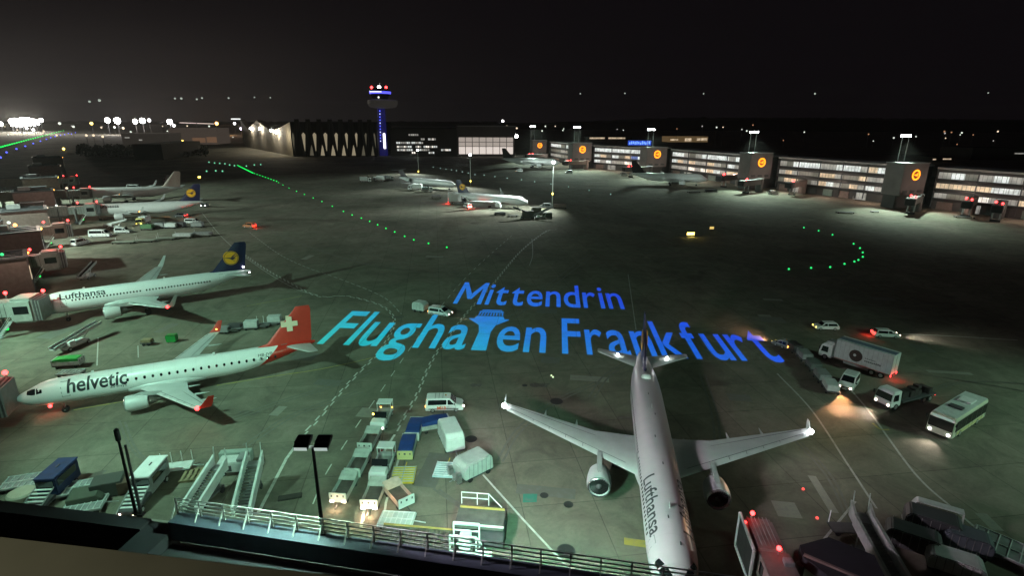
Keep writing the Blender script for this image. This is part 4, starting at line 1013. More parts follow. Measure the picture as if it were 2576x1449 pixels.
far_block('dark far hall at the right behind the pier', 2440, 2576, 372, 402, 40, NIGHT, [(2548, 2576, 384, 387, WIN[2])])
far_block('dim far building behind the pier right of the nearest mast', 2340, 2400, 395, 408, 40, NIGHT, [(2345, 2352, 399, 402, WIN[1]), (2370, 2390, 398, 401, WIN[1])])
sg = thing('roof_sign', 'small blue glowing roof sign behind the right pier', 'sign')
q = at(1608, 372); z0, z1 = zfor(q, 365), zfor(q, 353); ww = (at(1636, 372) - at(1580, 372)).length
MB().box(q.x, q.y, 0, ww * .5, 8, z0).build('sign_support', NIGHT, sg)
MB().box(q.x, q.y, z0, ww, .6, z1 - z0).build('sign_panel', mat('sign_blue_panel', (.02, .04, .3), .5, var=0, emit=(.05, .15, 1), es=.5), sg)
random.seed(3)
for k in range(12): MB().box(q.x - ww * .46 + ww * .92 * (k + .5) / 12, q.y - .5, z0 + 1.0 + (k % 3) * .5, ww / 12 * .5, .4, (z1 - z0) * random.uniform(.4, .75)).build('glowing_letter_stroke', glowmat('sign_blue_letter', (.2, .4, 1), 1.6), sg)

# wooded hills on the horizon
mb = MB(); rows = []; N = 160
random.seed(5)
for i in range(N + 1):
    u = 1150 + (2700 - 1150) * i / N; q = at_dist(u, 303, 2600); q.z = 0
    hh = zfor(q, 309 - 14 * min(1, max(0, (u - 1350) / 350)) * (1 if u < 2100 else 1 - .5 * (u - 2100) / 600)) + 5 * noise.noise((u * .05, 0, 0)) + 3 * noise.noise((u * .21, 4, 0))
    rows.append([q, q + Vector((0, 0, max(2, hh * .8))), q * 1.06 + Vector((0, 0, max(3, hh))), q * 1.4 + Vector((0, 0, max(3, hh * .9)))])
mb.loft(rows, 0, caps=False, closed=False); o = mb.build('hills', mat('night_wood', (.006, .006, .006), 1, var=.5, scale=.02), recalc=False); o['kind'] = 'structure'
mb = MB(); rows = []
for i in range(N + 1):
    u = -150 + 1400 * i / N; q = at_dist(u, 303, 3600); q.z = 0
    hh = zfor(q, 305) + 7 * noise.noise((u * .06, 9, 0)) + 4 * noise.noise((u * .24, 4, 0))
    rows.append([q, q + Vector((0, 0, max(2, hh * .8))), q * 1.03 + Vector((0, 0, max(3, hh)))])
mb.loft(rows, 0, caps=False, closed=False); o = mb.build('hills', mat('night_wood_far', (.016, .015, .014), 1, var=.5, scale=.02), recalc=False); o['kind'] = 'structure'

# ------------------------------------------------------------------ far lights, each a lamp of its own
def far_lamp(label, u, v, px, m, dist=1500, wide=1.0, power=0, group='far lights along the horizon', col=(1, 1, 1)):
    px *= .74 if wide == 1.0 and px > 6 else 1.0
    q = at_dist(u, v, dist); r = px / FPX * dist / 2
    root = thing('far_floodlight', label, 'floodlight', (q.x, q.y, 0), 0, group)
    MB().tube((0, 0, 0), (0, 0, q.z - r * .5), max(.25, r * .12), n=6).build('lamp_post', DGREY, root)
    MB().lathe([(-r, r * .3), (-r * .8, r * .75), (0, r), (r * .8, r * .75), (r, r * .3)], (0, 0, q.z), 'z', 12).build('lamp_head', m, root, smooth=60) if wide == 1.0 else MB().box(0, 0, q.z - r, r * 2 * wide, r, r * 2).build('lamp_head', m, root, bevel=r * .3)
    if power: lamp('far_glow', 'POINT', (q.x, q.y - 5, q.z), power, col, r, parent=None)
    return root
G_HOT = glowmat('glare_white', (1, .97, .92), 60); G_OR2 = glowmat('glare_orange', (1, .45, .12), 8); G_DIM = glowmat('dim_white', (.9, 1, .85), 1.1); G_DIMW = glowmat('dim_warm', (1, .8, .55), 1.4)
random.seed(21)
for k, (u, v, z_) in enumerate([(27, 304, 12), (36, 303, 14), (45, 303, 14), (54, 302, 15), (63, 302, 15), (72, 302, 15), (81, 304, 14), (89, 305, 13), (103, 302, 11), (31, 313, 9), (41, 314, 10), (52, 315, 9), (64, 314, 10), (75, 313, 8), (86, 314, 7), (96, 311, 6), (67, 322, 7), (84, 326, 5)]):
    far_lamp('blazing white floodlight in the bright cluster at the far left horizon', u, v, z_, G_HOT if k < 14 else G_WHITE, 1500 + 20 * random.random(), group='floodlight cluster at the far left')
lamp('far_glow', 'SPOT', at_dist(60, 296, 1500), 5e6, (1, .92, .75), 12, at_dist(40, 330, 1350), 70, 1.0)
far_lamp('single white lamp at the left picture edge on the horizon', 2, 311, 11, G_HOT, 1500)
for u, v, s, mm, lb in [(270, 302, 14, G_HOT, 'left one of the white pair on the left horizon'), (295, 303, 18, G_HOT, 'right, larger one of the white pair on the left horizon'), (340, 305, 13, G_HOT, 'left lamp of the second pinkish pair on the left horizon'), (358, 303, 15, G_HOT, 'right lamp of the second pinkish pair on the left horizon'),
        (375, 302, 9, G_WHITE, 'small lamp right of the second pair on the left horizon'), (427, 306, 15, G_HOT, 'lone white lamp above the brown far building'), (437, 315, 8, G_WHITE, 'small lamp under the lone white lamp'), (545, 310, 10, G_OR2, 'orange lamp left of the zigzag gable'), (230, 310, 9, glowmat('glare_amber', (1, .7, .15), 5), 'amber lamp on the left horizon'),
        (217, 340, 7, G_DIMW, 'pinkish lamp beside the end of the blue lights'), (258, 343, 7, G_DIMW, 'pink lamp right of the blue lights'), (235, 340, 5, G_DIMW, 'tiny warm lamp among the far left lights'), (590, 310, 7, G_WHITE, 'white lamp just left of the gable'), (607, 323, 9, glowmat('lilac_lamp', (.9, .75, 1), 6), 'lilac lamp at the left corner of the gable'),
        (160, 374, 7, G_AMBER, 'yellowish lamp below the green light row'), (276, 381, 5, G_GREEN, 'single green lamp on the dark field'), (245, 420, 5, G_DIM, 'pale lamp at the edge of the dark field'), (405, 426, 5, G_DIM, 'pale lamp on the dark field before the halls'), (586, 420, 4, G_DIM, 'pale lamp at the head of the green row'), (820, 420, 5, G_AMBER, 'small amber lamp below the big hangar'),
        (1265, 304, 5, G_WHITE, 'lamp above the hangar with the glowing door'), (1300, 322, 4, G_DIMW, 'faint lamp near the lit hangar roof'), (310, 322, 7, G_DIMW, 'warm lamp on the shed roof'), (288, 320, 5, G_DIM, 'pale lamp before the white pair'), (185, 318, 5, G_DIM, 'pale greenish lamp left of the amber lamp'), (150, 310, 6, G_DIM, 'pale greenish lamp right of the cluster')]:
    far_lamp(lb, u, v, s, mm, 1300 if v < 330 else 650)
for u, v, c_ in [(30, 301, (1, .93, .8)), (80, 302, (1, .93, .8)), (282, 302, (.95, .9, 1)), (350, 304, (1, .75, .55)), (427, 306, (1, .8, .7)), (545, 310, (1, .5, .2))]:
    q = at_dist(u, v, 1290); lamp('far_glow', 'POINT', (q.x, q.y, q.z + 6), 200000 if u < 100 else 130000, c_, 4.0)
q0, q1 = at_dist(452, 308, 1250), at_dist(538, 311, 1250)
rl = thing('lit_roof_edge', 'thin line of pale light along the brown far building roof', 'light strip'); MB().beam(q0, q1, 1.0, 1.6).build('light_strip', glowmat('roof_line', (1, .8, .7), .8), rl); MB().tube(((q0.x + q1.x) / 2, q0.y, 0), ((q0.x + q1.x) / 2, q0.y, q0.z), 1).build('strip_support', DGREY, rl)
# lamps among the trees of the hills on the right, and lamps of approaching aircraft
random.seed(9)
for k in range(34):
    u = random.uniform(1180, 2560); v = random.uniform(313, 330) if u < 1900 else random.uniform(330, 372)
    far_lamp('tiny warm street lamp on the dark horizon behind the right pier', u, v, random.choice([2.4, 3, 3.6]), random.choice([G_DIM, G_DIMW, glowmat('faint_white', (1, .95, .9), .5), glowmat('faint_orange', (1, .5, .25), .5)]), 900, group='tiny lamps behind the right pier')
for k in range(26):
    u = random.uniform(5, 600); v = random.uniform(316, 345)
    far_lamp('tiny lamp in the far left lights below the horizon', u, v, random.choice([2.4, 3, 4]), random.choice([G_DIM, G_DIMW, glowmat('faint_white', (1, .95, .9), .5), G_DIMW]), 1100, group='tiny lamps at the far left')
for u, v, s in [(225, 255, 5), (250, 252, 6), (440, 247, 4), (456, 247, 5), (495, 249, 4), (508, 246, 4), (575, 246, 4), (680, 245, 3), (640, 244, 3), (1572, 234, 3), (1770, 235, 3), (2050, 235, 4), (2486, 233, 3), (1460, 235, 3), (2355, 322, 3)]:
    q = at_dist(u, v, 3000); r = s / FPX * 3000 / 2
    o = MB().lathe([(-r, r * .2), (-r * .4, r), (r * .6, r * .8), (r, r * .3)], (0, 0, 0), 'x', 8).build('distant_aircraft', glowmat('pale_sky_light', (.85, 1, .85), .6 if s > 4 else .2), smooth=60)
    o.location = q; tag(o, 'tiny pale light of a distant aircraft in the night sky', 'aircraft light', 'lights of distant aircraft')

# ------------------------------------------------------------------ taxiway lights
def light_row(pts, m, r, label, group, name='taxiway_light'):
    base = None
    for u, v in pts:
        q = at(u, v)
        if base is None:
            base = thing(name, label, 'taxiway light', (q.x, q.y, 0), 0, group)
            MB().lathe([(0, .16), (.05, .15), (.07, .1)], (0, 0, 0), 'z', 8).build('light_housing', DGREY, base)
            MB().ball((0, 0, r), r, 8).build('lamp_lens', m, base, smooth=60)
        else: base_n = dup(base, (q.x, q.y, 0), 0, label)
def along(a, b, n): return [(a[0] + (b[0] - a[0]) * k / (n - 1), a[1] + (b[1] - a[1]) * k / (n - 1)) for k in range(n)]
gp = [(1124, 624), (1078, 614), (1041, 605), (1018, 596), (993, 585), (971, 576), (950, 567), (930, 558), (909, 550), (886, 542), (864, 533), (836, 520), (810, 508), (788, 499), (766, 490), (746, 482), (727, 474), (712, 466), (701, 460)]
light_row(gp, G_GREEN, .26, 'green light in the near part of the long diagonal centreline row', 'green diagonal taxiway lights')
light_row(along((696, 457), (640, 437), 9), G_GREEN, .36, 'green light in the middle part of the long diagonal centreline row', 'green diagonal taxiway lights')
light_row(along((636, 436), (598, 417), 16), G_GREEN, .42, 'green light in the dense far end of the diagonal centreline row', 'green diagonal taxiway lights')
light_row([(590, 418), (578, 416), (566, 413), (553, 412), (540, 411), (526, 409), (620, 419), (640, 416), (656, 415), (520, 432), (543, 431), (560, 432)], glowmat('far_green', (.25, 1, .55), .9), .55, 'faint green light beyond the far end of the diagonal row', 'faint far taxiway lights')
light_row([(2022, 574), (2059, 582), (2094, 592), (2147, 615), (2163, 626), (2170, 637), (2170, 648), (2159, 656), (2149, 660), (2124, 666), (2088, 674), (2040, 676), (1984, 679)], glowmat('curve_green', (.03, 1, .22), 1.2), .26, 'green light in the curved row on the dark right apron', 'green curved taxiway lights')
light_row(along((-10, 375), (160, 329), 30), G_GREEN, 1.15, 'green light in the straight row at the far left', 'green lights of the far left row')
light_row([(2, 398), (17, 385), (42, 376), (64, 369), (84, 362), (102, 356), (117, 351), (128, 347), (139, 344), (152, 341), (163, 339), (172, 336), (180, 337), (190, 334)], G_BLUE, .95, 'blue light in the row beside the green far left row', 'blue edge lights at the far left')
light_row([(1090, 421), (1108, 424), (1122, 426), (1136, 428), (1148, 430), (1163, 433), (1178, 436), (1195, 440), (1218, 441), (1245, 445), (1276, 449), (1312, 453), (1345, 458), (1386, 464), (1430, 471), (1482, 480), (1536, 490)], glowmat('far_edge_pale', (.6, 1, .85), .5), .36, 'pale light in the row across the dark taxiway before the pier', 'pale taxiway lights before the pier')
light_row([(1387, 947), (1391, 951)], glowmat('pale_ground', (.8, 1, .6), 1.5), .14, 'pale inset light left of the nearest airliner tail', 'inset lights on the near apron')
light_row([(2055, 1307), (2020, 1234)], glowmat('red_ground', (1, .1, .08), 1.6), .15, 'red inset light right of the nearest airliner', 'red inset lights on the near apron')
for u, v, lb in [(1737, 595, 'bright yellow lit taxiway sign on the dark right apron'), (1790, 580, 'dim distant yellow taxiway sign on the dark right apron'), (502, 449, 'yellow lit taxiway sign behind the far left jet')]:
    q = at(u, v); s = 1.0 if v > 590 else .6; rt = thing('taxiway_sign', lb, 'sign', (q.x, q.y, 0), R(8), 'yellow taxiway signs')
    MB().box(0, .2, 0, 2.6 * s, .3, .5).build('sign_base', DGREY, rt); MB().box(0, .2, .5, 2.8 * s, .35, 1.0).build('sign_case', DGREY, rt, bevel=.04)
    MB().box(0, 0, .56, 2.6 * s, .06, .88).build('lit_face', G_AMBER if v != 580 else glowmat('dim_amber', (1, .7, .2), .9), rt)
    if v > 590: lamp('sign_glow', 'POINT', (q.x, q.y - .6, .9), 120, (1, .8, .2), .2)
# ------------------------------------------------------------------ left pier: building and boarding bridges
AX = Vector((-.66, .75, 0)).normalized(); PERP = Vector((-AX.y, AX.x, 0))   # along the pier, and away from the apron
if PERP.x > 0: PERP = -PERP
BRG = mat('bridge_grey', (.27, .29, .27), .6, var=.2)
def jetbridge(label, head, tdir, ln, H=3.5, walk=16, colr=BRG, warm=True, green=True, red=True, cabr=.0):
    """head: where the cab meets the aircraft; tdir: direction from the head back along the tunnel"""
    tdir = Vector(tdir).normalized(); ang = math.atan2(-tdir.y, -tdir.x)
    root = thing('boarding_bridge', label, 'boarding bridge', (head.x, head.y, 0), ang, 'boarding bridges of the left pier')
    # local +x towards the aircraft
    MB().box(-3.2 - ln * .25, 0, H + .2, ln * .5, 2.7, 2.7).build('inner_tunnel', colr, root, bevel=.08)
    MB().box(-3.2 - ln * .72, 0, H, ln * .56, 3.2, 3.2).build('outer_tunnel', BROWN if warm else colr, root, bevel=.08)
    mb = MB(); mb.box(-3.2 - ln * .72, 1.45, H + 3.2, ln * .5, .12, .18); mb.box(-3.2 - ln * .72, -1.45, H + 3.2, ln * .5, .12, .18); mb.build('cable_tray', GREY, root)
    cabn = MB()
    prof = []
    for k in range(9):
        a = R(-90 + 180 * k / 8); prof.append((2.1 * math.cos(a) * .0, 0))
    cabn.box(-2.0, 0, H - .9, 3.8, 4.3, 4.5); cabn.build('cab', colr, root, bevel=.45)
    for k in range(5): MB().box(-.2 + .22 * k, 0, H - .6, .16, 3.9, 4.0 - .06 * k).build('canopy_fold', DGREY if k % 2 else GREY, root, bevel=.05)
    MB().box(-2.0, -2.17, H + .9, 2.2, .06, 1.4).build('window', GLASS, root); MB().box(-2.0, 2.17, H + .9, 2.2, .06, 1.4).build('window', GLASS, root)
    for s in (-1, 1): MB().tube((-ln * .55, s * 1.75, .8), (-ln * .55, s * 1.75, H + 2.2), .22).build('lift_column', GREY, root, smooth=50)
    bg_ = MB().box(-ln * .55, 0, .35, 1.3, 4.0, .7).build('bogie', DGREY, root, bevel=.08)
    for s in (-1, 1): MB().lathe([(-.2, .45), (-.15, .55), (.15, .55), (.2, .45)], (-ln * .55, s * 1.6, .55), 'y', 16).build('wheel', BLACK, bg_, smooth=40)
    MB().tube((-ln - 4.2, 0, 0), (-ln - 4.2, 0, H - .2), .7, .7, 14).build('support_pillar', CONCRETE, root, smooth=50)
    MB().tube((-ln - 4.2, 0, H - .2), (-ln - 4.2, 0, H + 3.5), 2.3, 2.3, 18).build('rotunda', colr, root, smooth=40)
    mb = MB()
    for k in range(int(ln * .56 / .7)):
        for s_ in (-1, 1): mb.box(-3.2 - ln * .44 - .35 - k * .7, s_ * 1.615, H + .1, .08, .04, 3.0)
    for k in range(int(ln * .4 / .7)):
        for s_ in (-1, 1): mb.box(-4.0 - k * .7, s_ * 1.365, H + .3, .07, .04, 2.5)
    mb.build('tunnel_rib', DGREY, root)
    MB().box(-3.2 - ln * .72, 0, H - .35, ln * .56, 2.4, .3).build('tunnel_beam', DGREY, root)
    stp = MB()
    for k in range(9): stp.box(-3.6 - k * .28, -2.6, H - .2 - k * .4, .3, 1.0, .08)
    for y in (-3.08, -2.12): stp.beam((-3.5, y, H + .8), (-6.1, y, -.3 + .9), .05, .05); stp.beam((-3.5, y, H - .1), (-6.1, y, .1), .06, .2)
    stp.build('service_stair', ALU, root)
    MB().box(-ln - 6.5, 4.6, 0, 6.5, 4.5, H + 4.6).build('gate_block', BROWN, root, bevel=.1); MB().box(-ln - 6.5, 4.6, H + 4.6, 6.9, 4.9, .25).build('block_roof', DGREY, root)
    MB().box(-ln - 1.0, 4.2, 0, 3.6, 3.0, H + 2.2).build('stair_house', BRG, root, bevel=.08)
    if walk:
        wk = MB().box(-ln - 4.2 - walk / 2 - 1.5, .6, H - .2, walk, 4.6, 4.0).build('fixed_walkway', BROWN, root, bevel=.08)
        MB().box(-ln - 4.2 - walk / 2 - 1.5, .6, H + 3.8, walk * .9, .5, .35).build('roof_ridge', DGREY, wk)
        for k in range(2): MB().box(-ln - 8 - k * walk * .55, .6, .0, .8, 3.6, H - .2).build('walkway_pier', CONCRETE, root)
        if warm: MB().box(-ln - 6.0, -2.0, H + .3, 1.6, .12, 2.9).build('lamplit_wall', mat('warm_lit_panel', (.5, .34, .16), .5, var=0, emit=(1, .62, .26), es=.5), root)  # lamplight on the end wall, given as a glowing panel
    if red:
        for x in (.2, -5.5):
            MB().tube((x, 1.4, H + 3.0), (x, 1.4, H + 3.9), .08).build('beacon_post', GREY, root)
            bb = MB().ball((x, 1.4, H + 4.0), .30).build('beacon', G_RED, root, smooth=60)
        lamp('beacon_glow', 'POINT', (-2, 1.4, H + 4.6), 170, (1, .08, .06), .3, parent=root)
    if green:
        MB().ball((-4.6, -2.2, 1.6), .26).build('green_lamp', G_GREEN, root, smooth=60)
    return root
def door_of(o, xa, side=-1, out_=2.6):
    a = o.rotation_euler.z; k = o.scale[0]; p = Vector((xa * k, side * out_ * k, 0)); c, q = math.cos(a), math.sin(a)
    return Vector((o.location.x + p.x * c - p.y * q, o.location.y + p.x * q + p.y * c, 0))
jetbridge('pale boarding bridge before the nose of the red-tailed jet, cut by the left picture edge', at(24, 1052, 1), (-.93, -.36), 11, 2.6, 10)
jetbridge('pale boarding bridge docked at the jet with the dark blue tail, second left gate', at(112, 806, 2), (-.97, -.26), 13, 3.2, 14)
jetbridge('pale boarding bridge at the empty left gate behind the blue tailed jet', at(160, 668, 3), (-.80, -.60), 12, 3.4, 16)
jetbridge('brown boarding bridge at the next empty left gate beside the white vans', at(176, 592, 3), (-.82, -.57), 12, 3.4, 18, colr=BROWN)
jetbridge('boarding bridge docked at the far left jet with dark tail', door_of(a4, 5.5, -1, 2.6), (-.82, -.57), 12, 3.4, 18)
jetbridge('boarding bridge docked at the far left jet with cream tail', door_of(a5, 5.5, -1, 2.6), (-.82, -.57), 12, 3.4, 18, green=False)
jetbridge('farthest boarding bridge at the end of the left pier', at(196, 462, 3), (-.82, -.57), 12, 3.4, 18, green=False)
for k, (u, v) in enumerate([(70, 800), (95, 690), (128, 590), (150, 520), (165, 470)]):
    q = at(u, v, 13); lamp('gate_fill_light', 'POINT', (q.x - 3, q.y - 6, 15), [1500, 2600, 3200, 4000, 4500][k], (1, .76, .62), .5)  # unseen point lights added to brighten the brown walkways and gate blocks
for k, (u, v, sx_, sy_, h_) in enumerate([(22, 742, 9, 9, 8.5), (52, 668, 11, 9, 9), (78, 602, 11, 9, 9.5), (98, 545, 12, 10, 10), (112, 500, 13, 10, 10), (122, 465, 14, 11, 11), (128, 436, 16, 12, 11)]):
    q = at(u, v); gh = thing('gate_house', 'brown flat roofed gate house, %s from the near end of the left pier' % ['first', 'second', 'third', 'fourth', 'fifth', 'sixth', 'last'][k], 'gate house', (q.x, q.y, 0), math.atan2(-PERP.y, -PERP.x), 'gate houses of the left pier')
    MB().box(0, 0, 0, sx_, sy_, h_).build('wall', BROWN, gh, bevel=.1); MB().box(0, 0, h_, sx_ + .6, sy_ + .6, .35).build('roof', DGREY, gh)
    MB().box(-sx_ * .2, 1, h_ + .35, sx_ * .3, 2.4, 1.3).build('roof_unit', GREY, gh, bevel=.08); MB().box(sx_ / 2 + .04, -sy_ * .2, h_ * .42, .1, sy_ * .4, h_ * .28).build('window', WIN[2] if k % 2 else WIN[1], gh)
    MB().box(sx_ / 2 + .05, sy_ * .28, 0, .12, 2.6, 3.4).build('gate_door', GREY, gh); MB().ball((sx_ / 2 + .3, sy_ * .45, h_ - .5), .22 + .05 * k).build('wall_light', [G_ORANGE, G_AMBER, G_DIMW][k % 3], gh, smooth=60)
    for y in (-.3, .0, .3): MB().box(0, sy_ * y, h_ + .36, sx_ * .9, .15, .18).build('roof_rib', ROOF, gh)
pb = thing('pier_building', 'long dark pier building with flat roof along the left picture edge', 'terminal building')
base = Vector((-101, 66, 0)) + PERP * 24
L_ = 470; ang = math.atan2(AX.y, AX.x)
def pbx(t, off, z, dx, dy, dz, m, name, bev=0):
    q = base + AX * t + PERP * off; o = MB().box(q.x, q.y, z, dx, dy, dz, rz=ang).build(name, m, pb, bevel=bev); return o
pbx(L_ / 2, 15, 0, L_, 30, 10, NIGHT, 'wall'); pbx(L_ / 2, 15, 10, L_ + 1.5, 31.5, .7, ROOF, 'roof')
for k in range(26):
    pbx(20 + k * 17, -.15, 4.6, 13, .25, 2.6, [WIN[2], WIN[3], WIN[3], WIN[1], WIN[3]][k % 5], 'window')
for k in range(14): pbx(60 + k * 28, 8 + (k % 3) * 5, 10.7, 9, 4, 1.6 + (k % 2), [DGREY, GREY, FACADE][k % 3], 'roof_unit', .1)
for k in range(9): pbx(150 + k * 30, 4, 10.7, 3, 1.6, .5, [G_DIMW, WIN[2]][k % 2], 'skylight')
for k, (u, v, s, mm, lb) in enumerate([(128, 482, 6, G_AMBER, 'orange lamp at the far end of the left pier roof'), (168, 473, 5, G_DIMW, 'yellowish lamp near the far end of the left pier roof'), (38, 640 - 74, 7, G_ORANGE, 'orange lamp on the left pier, lower one'), (5, 640, 7, glowmat('deep_green', (.05, .9, .25), 1.5), 'green lamp at the left picture edge'), (142, 517, 5, G_DIM, 'pale lamp on the left pier roof'), (98, 520, 5, G_DIM, 'second pale lamp on the left pier roof'), (22, 560, 7, G_DIM, 'pale lit corner lamp on the left pier')]):
    q = at(u, v, 9.5); rt = thing('wall_lamp', lb, 'lamp', (q.x, q.y, 0), 0, 'lamps along the left pier'); MB().tube((0, 0, 0), (0, 0, 9.3), .12).build('lamp_post', DGREY, rt); MB().ball((0, 0, 9.5), s / FPX * q.y * .55).build('lamp_head', mm, rt, smooth=60)

# ------------------------------------------------------------------ vehicles (local: x forward, y left, z up, origin on the ground)
def wheels(root, xs, track, r, wd=.22, rim=True):
    for x in xs:
        for s in (-1, 1):
            y = s * track / 2
            wo = MB().lathe([(-wd / 2, r * .72), (-wd / 2 + .03, r * .96), (0, r), (wd / 2 - .03, r * .96), (wd / 2, r * .72)], (x, y, r), 'y', 18).build('wheel', BLACK, root, smooth=40)
            if rim: MB().lathe([(-.02, r * .62), (.02, r * .55)], (x, y + s * wd / 2, r), 'y', 12).build('rim', STEEL, wo)
def sidewin(root, pts, hw, wf, s, m=GLASS, eps=.012):
    p = [(x, s * (hw * wf(z) + eps), z) for x, z in pts]
    return MB().slab(p, (0, s, 0), .012).build('window', m, root)
def crosswin(root, x0, z0, x1, z1, hw, wf, name='windscreen', k=.86, eps=.015, m=GLASS):
    nrm = Vector((z1 - z0, 0, -(x1 - x0))).normalized()
    if nrm.x < 0 and name == 'windscreen': nrm = -nrm
    if nrm.x > 0 and name == 'rear_window': nrm = -nrm
    p = [Vector((x, s * hw * wf(z) * k, z)) + nrm * eps for x, z, s in ((x0, z0, -1), (x0, z0, 1), (x1, z1, 1), (x1, z1, -1))]
    return MB().slab(p, nrm, .012).build(name, m, root)
def lights(root, xf, yf, zf, xr=None, yr=None, zr=None, fm=None, rm=None, r=.11, beam=0, beamcol=(1, .8, .6), br=0, reach=7):
    for s in (-1, 1):
        MB().lathe([(-.05, r), (.02, r), (.05, r * .6)], (xf, s * yf, zf), 'x', 12).build('headlight', fm or mat('unlit_lens', (.5, .5, .5), .2, var=0), root, smooth=40)
        if xr is not None: MB().box(xr, s * yr, zr - .12, .06, .16, .26).build('taillight', rm or mat('unlit_red_lens', (.25, .01, .01), .3, var=0), root)
    if beam: lamp('headlight_beam', 'SPOT', (xf + .3, 0, zf + .5), beam, beamcol, .15, (xf + reach, 0, 0), 75, 1.0, parent=root)
    if br: lamp('taillight_glow', 'POINT', (xr - .5, 0, zr), br, (1, .05, .03), .2, parent=root)
def van(label, loc, rz, L=5.0, W=1.94, H=2.0, m=WHITE, fm=None, rm=None, beam=0, group='service vans on the apron', beacon=True, glazed=True, br=0, cat='van', name='service_van', beamcol=(1, .8, .6)):
    root = thing(name, label, cat, loc, rz, group); h = L / 2; k = H / 2.0
    wf = lambda z: 1.0 if z < 1.05 * k else 1.0 - .13 * (z - 1.05 * k) / (.95 * k)
    pr = [(-h, .35), (-h + .03, 1.0 * k), (-h + .16, H - .08), (-h + .3, H), (h - 1.95, H), (h - 1.7, H - .06), (h - .95, 1.16 * k), (h - .22, .98 * k), (h - .03, .72 * k), (h, .38), (h - .1, .28), (-h + .05, .28)]
    MB().prism(pr, -W / 2, W / 2, wf=wf).build('body', m, root, bevel=.05, smooth=35)
    crosswin(root, h - .98, 1.2 * k, h - 1.68, H - .1, W / 2, wf); crosswin(root, -h + .04, 1.12 * k, -h + .15, H - .2, W / 2, wf, 'rear_window', .8)
    for s in (-1, 1):
        sidewin(root, [(h - 1.2, 1.14 * k), (h - 2.05, 1.14 * k), (h - 2.05, H - .2), (h - 1.75, H - .2)], W / 2, wf, s)
        if glazed: sidewin(root, [(h - 2.2, 1.14 * k), (-h + .35, 1.14 * k), (-h + .42, H - .2), (h - 2.2, H - .2)], W / 2, wf, s)
        MB().box(h - 1.15, s * (W / 2 + .12), 1.15 * k, .12, .2, .2).build('mirror', BLACK, root)
    wheels(root, (h - .95, -h + .95), W - .2, .33)
    lights(root, h + .0, W / 2 - .3, .68 * k, -h - .0, W / 2 - .12, .9 * k, fm, rm, beam=beam, br=br, beamcol=beamcol)
    MB().box(h + .02, 0, .36, .12, W * .92, .22).build('bumper', DGREY, root, bevel=.04)
    mb = MB()
    for s_ in (-1, 1):
        y = s_ * (W / 2 + .004)
        mb.box(-.1, y, .50 * k, L * .80, .02, .09)
        for xd in (h - 1.02, h - 2.12, -.15 - h * .12): mb.box(xd, y, .42 * k, .025, .012, .70 * k)
        mb.box(h - 1.95, y, .88 * k, .16, .03, .04)
    mb.build('side_trim', DGREY, root)
    MB().box(h + .085, 0, .40, .01, .5, .12).build('number_plate', mat('plate_white', (.6, .6, .58), .4, var=0), root); MB().box(h - .02, 0, .62 * k, .06, W * .5, .16).build('grille', BLACK, root)
    mb = MB()
    for k_ in range(3): mb.box(-h * .35 + k_ * .5 - .3, 0, H - .005, .06, W * .72, .03)
    mb.build('roof_bar', GREY, root)
    if beacon: MB().lathe([(0, .1), (.14, .09), (.18, .03)], (h - 2.3, 0, H), 'z', 10).build('roof_beacon', mat('beacon_amber', (.4, .16, .01), .3, var=0), root)
    return root
def car(label, loc, rz, m=WHITE, fm=None, rm=None, beam=0, br=0, group='cars on the apron'):
    root = thing('car', label, 'car', loc, rz, group); h, W, H = 2.15, 1.76, 1.46
    wf = lambda z: 1.0 if z < .85 else 1 - .24 * (z - .85) / .61
    pr = [(-h, .35), (-h + .02, .8), (-h + .2, .92), (-h + .5, H - .06), (-h + .8, H), (.35, H), (.6, H - .05), (1.15, .92), (h - .15, .76), (h, .55), (h - .02, .3), (-h + .05, .25)]
    MB().prism(pr, -W / 2, W / 2, wf=wf).build('body', m, root, bevel=.05, smooth=35)
    crosswin(root, 1.12, .95, .62, H - .07, W / 2, wf); crosswin(root, -h + .2, .95, -h + .48, H - .1, W / 2, wf, 'rear_window')
    for s in (-1, 1):
        sidewin(root, [(1.0, .9), (.1, .9), (.1, H - .12), (.5, H - .12)], W / 2, wf, s); sidewin(root, [(.0, .9), (-h + .4, .9), (-h + .6, H - .12), (.0, H - .12)], W / 2, wf, s)
        MB().box(.95, s * (W / 2 + .08), .9, .1, .16, .13).build('mirror', BLACK, root)
    wheels(root, (1.32, -1.3), W - .16, .31, .2); lights(root, h - .02, .62, .62, -h, .68, .78, fm, rm, beam=beam, br=br, beamcol=(1, .95, .8), reach=9)
    return root
